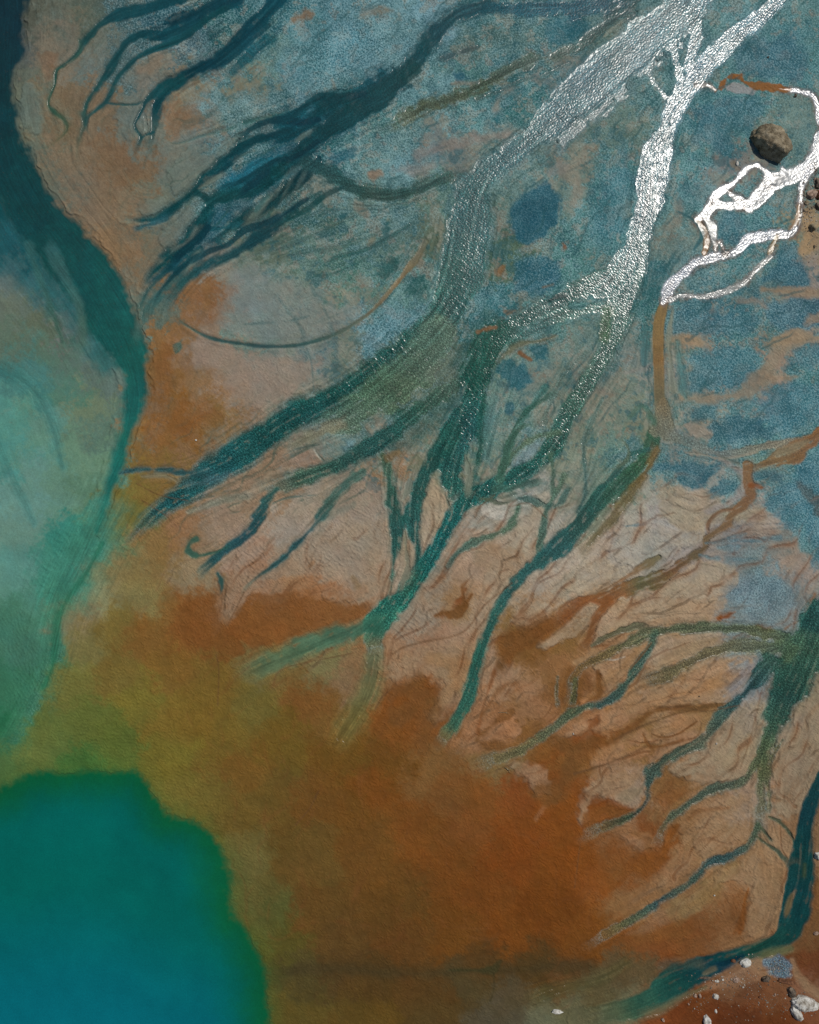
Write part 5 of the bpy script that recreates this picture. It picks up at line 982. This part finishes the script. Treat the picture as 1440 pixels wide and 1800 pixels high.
# ------------------------------------------------------------------ stones
def stone_material(name, c1, c2, c3, scale=2.5, rough=.8):
    m = bpy.data.materials.new(name); m.use_nodes = True
    nt = m.node_tree; N = nt.nodes; Lk = nt.links; bs = N["Principled BSDF"]
    tc = N.new("ShaderNodeTexCoord")
    n = N.new("ShaderNodeTexNoise"); n.inputs["Scale"].default_value = scale; n.inputs["Detail"].default_value = 8; n.inputs["Roughness"].default_value = .65
    rp = N.new("ShaderNodeValToRGB"); e = rp.color_ramp.elements
    e[0].position = .35; e[0].color = (*lin(c1), 1); e[1].position = .62; e[1].color = (*lin(c3), 1)
    x = rp.color_ramp.elements.new(.48); x.color = (*lin(c2), 1)
    Lk.new(tc.outputs["Object"], n.inputs["Vector"]); Lk.new(n.outputs[0], rp.inputs[0]); Lk.new(rp.outputs[0], bs.inputs["Base Color"])
    bs.inputs["Roughness"].default_value = rough
    n2 = N.new("ShaderNodeTexNoise"); n2.inputs["Scale"].default_value = scale * 6; n2.inputs["Detail"].default_value = 6
    bp = N.new("ShaderNodeBump"); bp.inputs["Distance"].default_value = .05
    Lk.new(tc.outputs["Object"], n2.inputs["Vector"]); Lk.new(n2.outputs[0], bp.inputs["Height"]); Lk.new(bp.outputs[0], bs.inputs["Normal"])
    return m
SM = {
    'grey': stone_material("grey tan rock", (76, 64, 46), (122, 110, 86), (156, 144, 120)),
    'white': stone_material("pale rock", (150, 145, 132), (196, 194, 184), (222, 222, 216), 4),
    'pale': stone_material("weathered pale rock", (120, 112, 98), (172, 168, 158), (205, 204, 198), 3),
    'brown': stone_material("rusty brown rock", (60, 34, 18), (96, 58, 30), (130, 88, 56), 4),
    'dark': stone_material("dark wet rock", (44, 38, 32), (84, 72, 58), (122, 106, 88), 4, .6),
    'tan': stone_material("pinkish tan rock", (96, 76, 62), (150, 126, 108), (184, 162, 146), 3),
}
def stone(kind, label, px, py, rx, ry, h, rot, mat, seed, group=None, cat='stone', power=2.6, sink=.25, bumpy=.22, notch=None, sub=4, shear=0):
    """px,py centre and rx,ry half sizes in ground units; h height above the ground in metres"""
    import bmesh
    bm = bmesh.new(); bmesh.ops.create_icosphere(bm, subdivisions=sub, radius=1)
    off = Vector((seed * 3.17, seed * 1.31, seed * 7.77))
    rx *= U; ry *= U
    rr = np.random.default_rng(seed)
    cuts = []
    for _ in range(9):
        d = Vector(rr.normal(size=3)); d.z = abs(d.z) * .8 if rr.random() < .7 else d.z; d.normalize(); cuts.append((d, .72 + .25 * rr.random()))
    for v in bm.verts:
        p = v.co.normalized()
        k = (abs(p.x) ** power + abs(p.y) ** power + abs(p.z) ** power) ** (-1 / power)
        q = p * k
        for d, t in cuts:
            e = q.dot(d) - t
            if e > 0: q -= d * e * .85
        nz = mnoise.fractal(q * 1.5 + off, 0.9, 2.1, 4)
        q = q * (1 + bumpy * nz) + p * .05 * mnoise.noise(q * 9 + off)
        if notch:
            e = q.x * math.cos(notch[0]) + q.y * math.sin(notch[0]) - notch[1]
            if e > 0: q *= 1 - .5 * e
        if shear: q = q + Vector((-.15, .99, 0)) * (shear * q.z)
        v.co = (q.x * rx, q.y * ry, q.z * h / (1 - sink) * .62 + 0)
    for f in bm.faces: f.smooth = True
    zs = [v.co.z for v in bm.verts]; top = max(zs)
    me = bpy.data.meshes.new(kind); bm.to_mesh(me); bm.free()
    me.materials.append(SM[mat])
    o = bpy.data.objects.new(kind, me)
    z = ground_z(px, py)
    o.location = ((px - 720) * U, (900 - py) * U, z + h - top)
    o.rotation_euler = (0, 0, math.radians(rot))
    o["label"] = label; o["category"] = cat
    if group: o["group"] = group
    col.objects.link(o)
    return o

stone('boulder', 'large rounded grey and tan boulder with a dark shaded side beside the white rills', 1350, 256, 36, 24, 1.35, -50, 'grey', 3, cat='boulder', power=3.4, bumpy=.12, shear=.26, sub=5, sink=.3)
RB = 'rocks along the right bank'
stone('rock', 'dark brown rock at the right edge, topmost of the small rocks below the boulder', 1437, 324, 7, 10, .25, 10, 'dark', 5, RB, 'rock')
stone('rock', 'pinkish tan rock with a dark cleft just left of the right edge', 1426, 342, 9, 8, .35, 35, 'tan', 6, RB, 'rock')
stone('rock', 'small brown rock between the tan rock and the right edge', 1438, 343, 5, 9, .3, -10, 'brown', 7, RB, 'rock')
stone('rock', 'dark narrow rock on the right edge below the tan rock', 1438, 364, 5, 8, .25, 20, 'dark', 8, RB, 'rock')
stone('rock', 'small grey rock on the gravel left of and below the tan rock', 1417, 357, 4, 3.5, .14, 0, 'grey', 9, RB, 'rock')
stone('rock', 'round grey rock with a dark shadow alone on the tan sand near the right edge', 1427, 401, 6, 6.5, .42, 15, 'grey', 10, RB, 'rock')
stone('pebble', 'tiny dark pebble on tan sand below the round grey rock', 1431, 434, 1.8, 3.2, .12, 5, 'dark', 12, RB, 'pebble', sub=3)
stone('pebble', 'small white pebble in a rusty streak left of the boulder', 1296, 288, 2.6, 4.4, .12, 5, 'white', 13, None, 'pebble', sub=3)
RG = 'stones on the rusty bank in the lower right corner'
stone('rock', 'big angular pale rock, largest on the rusty bank in the lower right corner', 1414, 1762, 24, 12.5, .6, -12, 'pale', 21, RG, 'rock', power=2.2, sub=5)
stone('rock', 'long narrow pale rock leaning against the big pale rock in the corner', 1399, 1779, 8, 16, .5, 32, 'pale', 22, RG, 'rock', power=2.2)
stone('rock', 'dark brown rock just above and left of the big pale rock', 1391, 1743, 7, 10, .35, 25, 'dark', 23, RG, 'rock')
stone('rock', 'flat dark brown rock ledge below the patch of blue grey gravel', 1382, 1724, 15, 4, .22, -14, 'brown', 24, RG, 'rock')
stone('rock', 'round dark brown rock left of the flat ledge below the blue grey gravel', 1346, 1719, 7, 5.5, .3, 0, 'dark', 25, RG, 'rock')
stone('stone', 'bright white stone on the near edge of the dark green stream', 1310, 1692, 10, 7, .35, 18, 'white', 26, RG)
stone('stone', 'dim brown stone lying in the shallow water left of the bright white stone', 1289, 1689, 4.5, 3.5, .14, 0, 'brown', 27, RG)
stone('stone', 'pale diamond shaped stone alone in the middle of the rusty bank', 1257, 1751, 6.5, 5, .2, -20, 'pale', 28, RG)
stone('stone', 'small pale stone, left one of a close pair on the rusty bank', 1221, 1749, 3.4, 3, .14, 0, 'tan', 29, RG)
stone('stone', 'small upright stone, right one of a close pair on the rusty bank', 1229.5, 1749, 2.6, 4, .18, 10, 'tan', 30, RG)
stone('stone', 'tiny white stone below the pale diamond shaped stone', 1258, 1777, 2.3, 3.4, .12, 0, 'white', 31, RG)
stone('stone', 'oblong white stone cut by the bottom edge of the picture', 1243, 1795, 7, 11, .4, 18, 'white', 32, RG)
stone('stone', 'small pale stone with a dark side at the bottom edge left of the bank', 1165, 1792, 2.8, 3.4, .2, 20, 'tan', 33, RG)
stone('stone', 'low tan stone beside the stream midway between the white stone and the pale pair', 1294, 1722, 6, 4.5, .14, 10, 'tan', 34, RG)
stone('stone', 'small bright stone at the water edge left of the low tan stone', 1260, 1724, 3.8, 2.2, .12, 0, 'white', 35, RG)
stone('stone', 'tiny bright stone just right of the small bright stone at the water edge', 1270, 1721, 2.2, 1.6, .08, 0, 'white', 36, RG)
stone('stone', 'long dark stone lying in the green water at its lower edge', 1240, 1719, 9, 2.5, .12, 4, 'dark', 37, RG)
stone('stone', 'low brown stone at the right edge above the corner bank', 1435, 1640, 5, 3, .14, 10, 'tan', 38, RG)
stone('stone', 'white round stone on the right edge beside the dark green stream', 1438, 1503, 7, 7, .35, 0, 'white', 39)
stone('stone', 'white wedge shaped stone lying alone in the brown shallows near the bottom edge', 979, 1777, 10, 3.4, .2, -3, 'white', 40, None, power=2.0)
PG = 'single pebbles scattered on the sand'
for s_, (px, py, r_, mt, lb) in enumerate([
    (345, 774, 2.0, 'white', 'tiny white pebble on the orange sand between the left river and the green stream'),
    (1255, 1573, 1.6, 'white', 'tiny white pebble on brown sand left of the lower right stream loop'),
    (1258, 1306, 1.9, 'pale', 'tiny pale pebble on sand beside the green rill right of centre low down'),
    (1007, 1289, 1.6, 'pale', 'tiny pale pebble on an orange bar below the middle of the right half'),
    (1228, 1223, 1.5, 'dark', 'tiny dark pebble on the smooth peach sand bar'),
    (1350, 101, 2.0, 'dark', 'tiny dark pebble on the blue gravel above the rusty pool'),
    (1240, 296, 2.0, 'white', 'tiny white pebble on the blue gravel left of the boulder'),
    (1398, 168, 3.2, 'dark', 'small flat dark pebble just right of the rusty pool'),
    (1432, 316, 2.6, 'tan', 'small tan pebble touching the topmost dark brown rock'),
    (1413, 371, 2.2, 'dark', 'small dark pebble on gravel left of the narrow dark rock'),
    (1306, 1735, 2.0, 'pale', 'tiny pale pebble on the bank under the low tan stone'),
    (1335, 1752, 2.4, 'brown', 'small brown pebble in the middle of the dark brown bank'),
    (1362, 1748, 2.2, 'tan', 'small tan pebble on the bank left of the dark brown rock'),
    (1210, 1764, 1.8, 'tan', 'tiny tan pebble below the close pair of stones'),
    (1432, 1772, 2.4, 'white', 'tiny white pebble just right of the big pale rock'),
    (1324, 1786, 2.6, 'brown', 'small brown pebble near the bottom edge left of the narrow pale rock')]):
    stone('pebble', lb, px, py, r_ * 1.1, r_ * .8, .05 + r_ * .025, s_ * 37, mt, 60 + s_, PG, 'pebble', sub=3)

# driftwood twigs stranded on the mud: bent, tapering, with a side shoot
def twig(label, pts, r0, seed):
    m = bpy.data.materials.get("driftwood") or stone_material("driftwood", (88, 76, 56), (132, 120, 92), (176, 166, 136), 6, .8)
    def tube(chain, ra, rb):
        vs = []; fs_ = []; n = len(chain)
        for i, p in enumerate(chain):
            r = ra + (rb - ra) * i / (n - 1)
            q = chain[min(i + 1, n - 1)] - chain[max(i - 1, 0)]; q.normalize()
            s = q.cross(Vector((0, 0, 1))).normalized(); t = s.cross(q)
            for a in range(8): vs.append(p + (s * math.cos(a * math.pi / 4) + t * math.sin(a * math.pi / 4)) * r)
        for i in range(n - 1):
            for a in range(8): fs_.append((i * 8 + a, i * 8 + (a + 1) % 8, i * 8 + 8 + (a + 1) % 8, i * 8 + 8 + a))
        fs_.append(tuple(range(7, -1, -1))); fs_.append(tuple(range((n - 1) * 8, n * 8)))
        return vs, fs_
    z = ground_z(pts[0][0], pts[0][1])
    W3 = [Vector(((x - 720) * U, (900 - y) * U, z + .03 + h)) for x, y, h in pts]
    V1, F1_ = tube(W3, r0, r0 * .35)
    k = len(W3) // 2; side = [W3[k], W3[k] + Vector((.10, .06, .03)), W3[k] + Vector((.2, .10, .02))]
    V2, F2_ = tube(side, r0 * .5, r0 * .2)
    me = bpy.data.meshes.new("twig"); me.from_pydata(V1 + V2, [], F1_ + [tuple(i + len(V1) for i in f) for f in F2_]); me.materials.append(m)
    for p in me.polygons: p.use_smooth = True
    o = bpy.data.objects.new("twig", me); o["label"] = label; o["category"] = "twig"; o["group"] = "driftwood twigs on the mud"; col.objects.link(o)
twig('pale broken driftwood twig lying alone at the centre of the lower brown mud', [(888, 1349, .02), (891, 1350, .06), (893, 1352, .1), (895, 1354, .06), (896, 1358, .02)], .035, 1)
twig('thin pale straight twig above the orange lobes right of the green stream end', [(876, 1252, .01), (882, 1251, .03), (888, 1252, .03), (895, 1253, .02)], .018, 2)
print("scene built")

# ------------------------------------------------------------------ loose gravel: uncountable grit on the right bank and the lower right bank
def gravel(name, label, patches, seed):
    rg = np.random.default_rng(seed)
    import bmesh
    t = bmesh.new(); bmesh.ops.create_icosphere(t, subdivisions=1, radius=1)
    base = np.array([v.co[:] for v in t.verts]); faces = [[v.index for v in f.verts] for f in t.faces]; t.free()
    V = []; F = []
    for cx, cy, ax, ay, n, r0, r1 in patches:
        for _ in range(n):
            dx, dy = rg.normal(size=2) * .5
            px = cx + dx * ax; py = cy + dy * ay
            r = (r0 + (r1 - r0) * rg.random() ** 3) * U
            b = base * (1 + .35 * (rg.random(base.shape) - .5)); sc = r * (.7 + .6 * rg.random(3)); sc[2] *= .7
            a = rg.random() * 6.283; ca, sa = math.cos(a), math.sin(a)
            q = b * sc; q = np.stack([q[:, 0] * ca - q[:, 1] * sa, q[:, 0] * sa + q[:, 1] * ca, q[:, 2]], 1)
            q += np.array([(px - 720) * U, (900 - py) * U, ground_z(px, py) + sc[2] * .35])
            o_ = len(V); V.extend(map(tuple, q)); F.extend([[i + o_ for i in f] for f in faces])
    me = bpy.data.meshes.new(name); me.from_pydata(V, [], F); me.materials.append(stone_material(name + " stone", (52, 46, 38), (108, 98, 84), (168, 160, 146), .9))
    o = bpy.data.objects.new(name, me); o["kind"] = "stuff"; o["label"] = label; o["category"] = "gravel"; col.objects.link(o)
gravel('gravel', 'loose grit and small gravel around the small rocks at the right edge', [(1428, 345, 18, 40, 150, .5, 2.0), (1422, 380, 16, 26, 90, .5, 1.6), (1430, 430, 14, 50, 60, .4, 1.4), (1350, 262, 34, 34, 60, .5, 1.6), (1434, 300, 10, 16, 40, .5, 1.6)], 5)
gravel('gravel', 'loose grit scattered over the rusty bank in the lower right corner', [(1290, 1725, 60, 14, 150, .5, 1.7), (1370, 1702, 24, 20, 120, .5, 1.6), (1340, 1760, 90, 36, 200, .4, 1.6), (1412, 1765, 34, 26, 90, .5, 2.2), (1225, 1755, 30, 22, 50, .4, 1.4), (1310, 1690, 20, 12, 30, .5, 1.6)], 6)
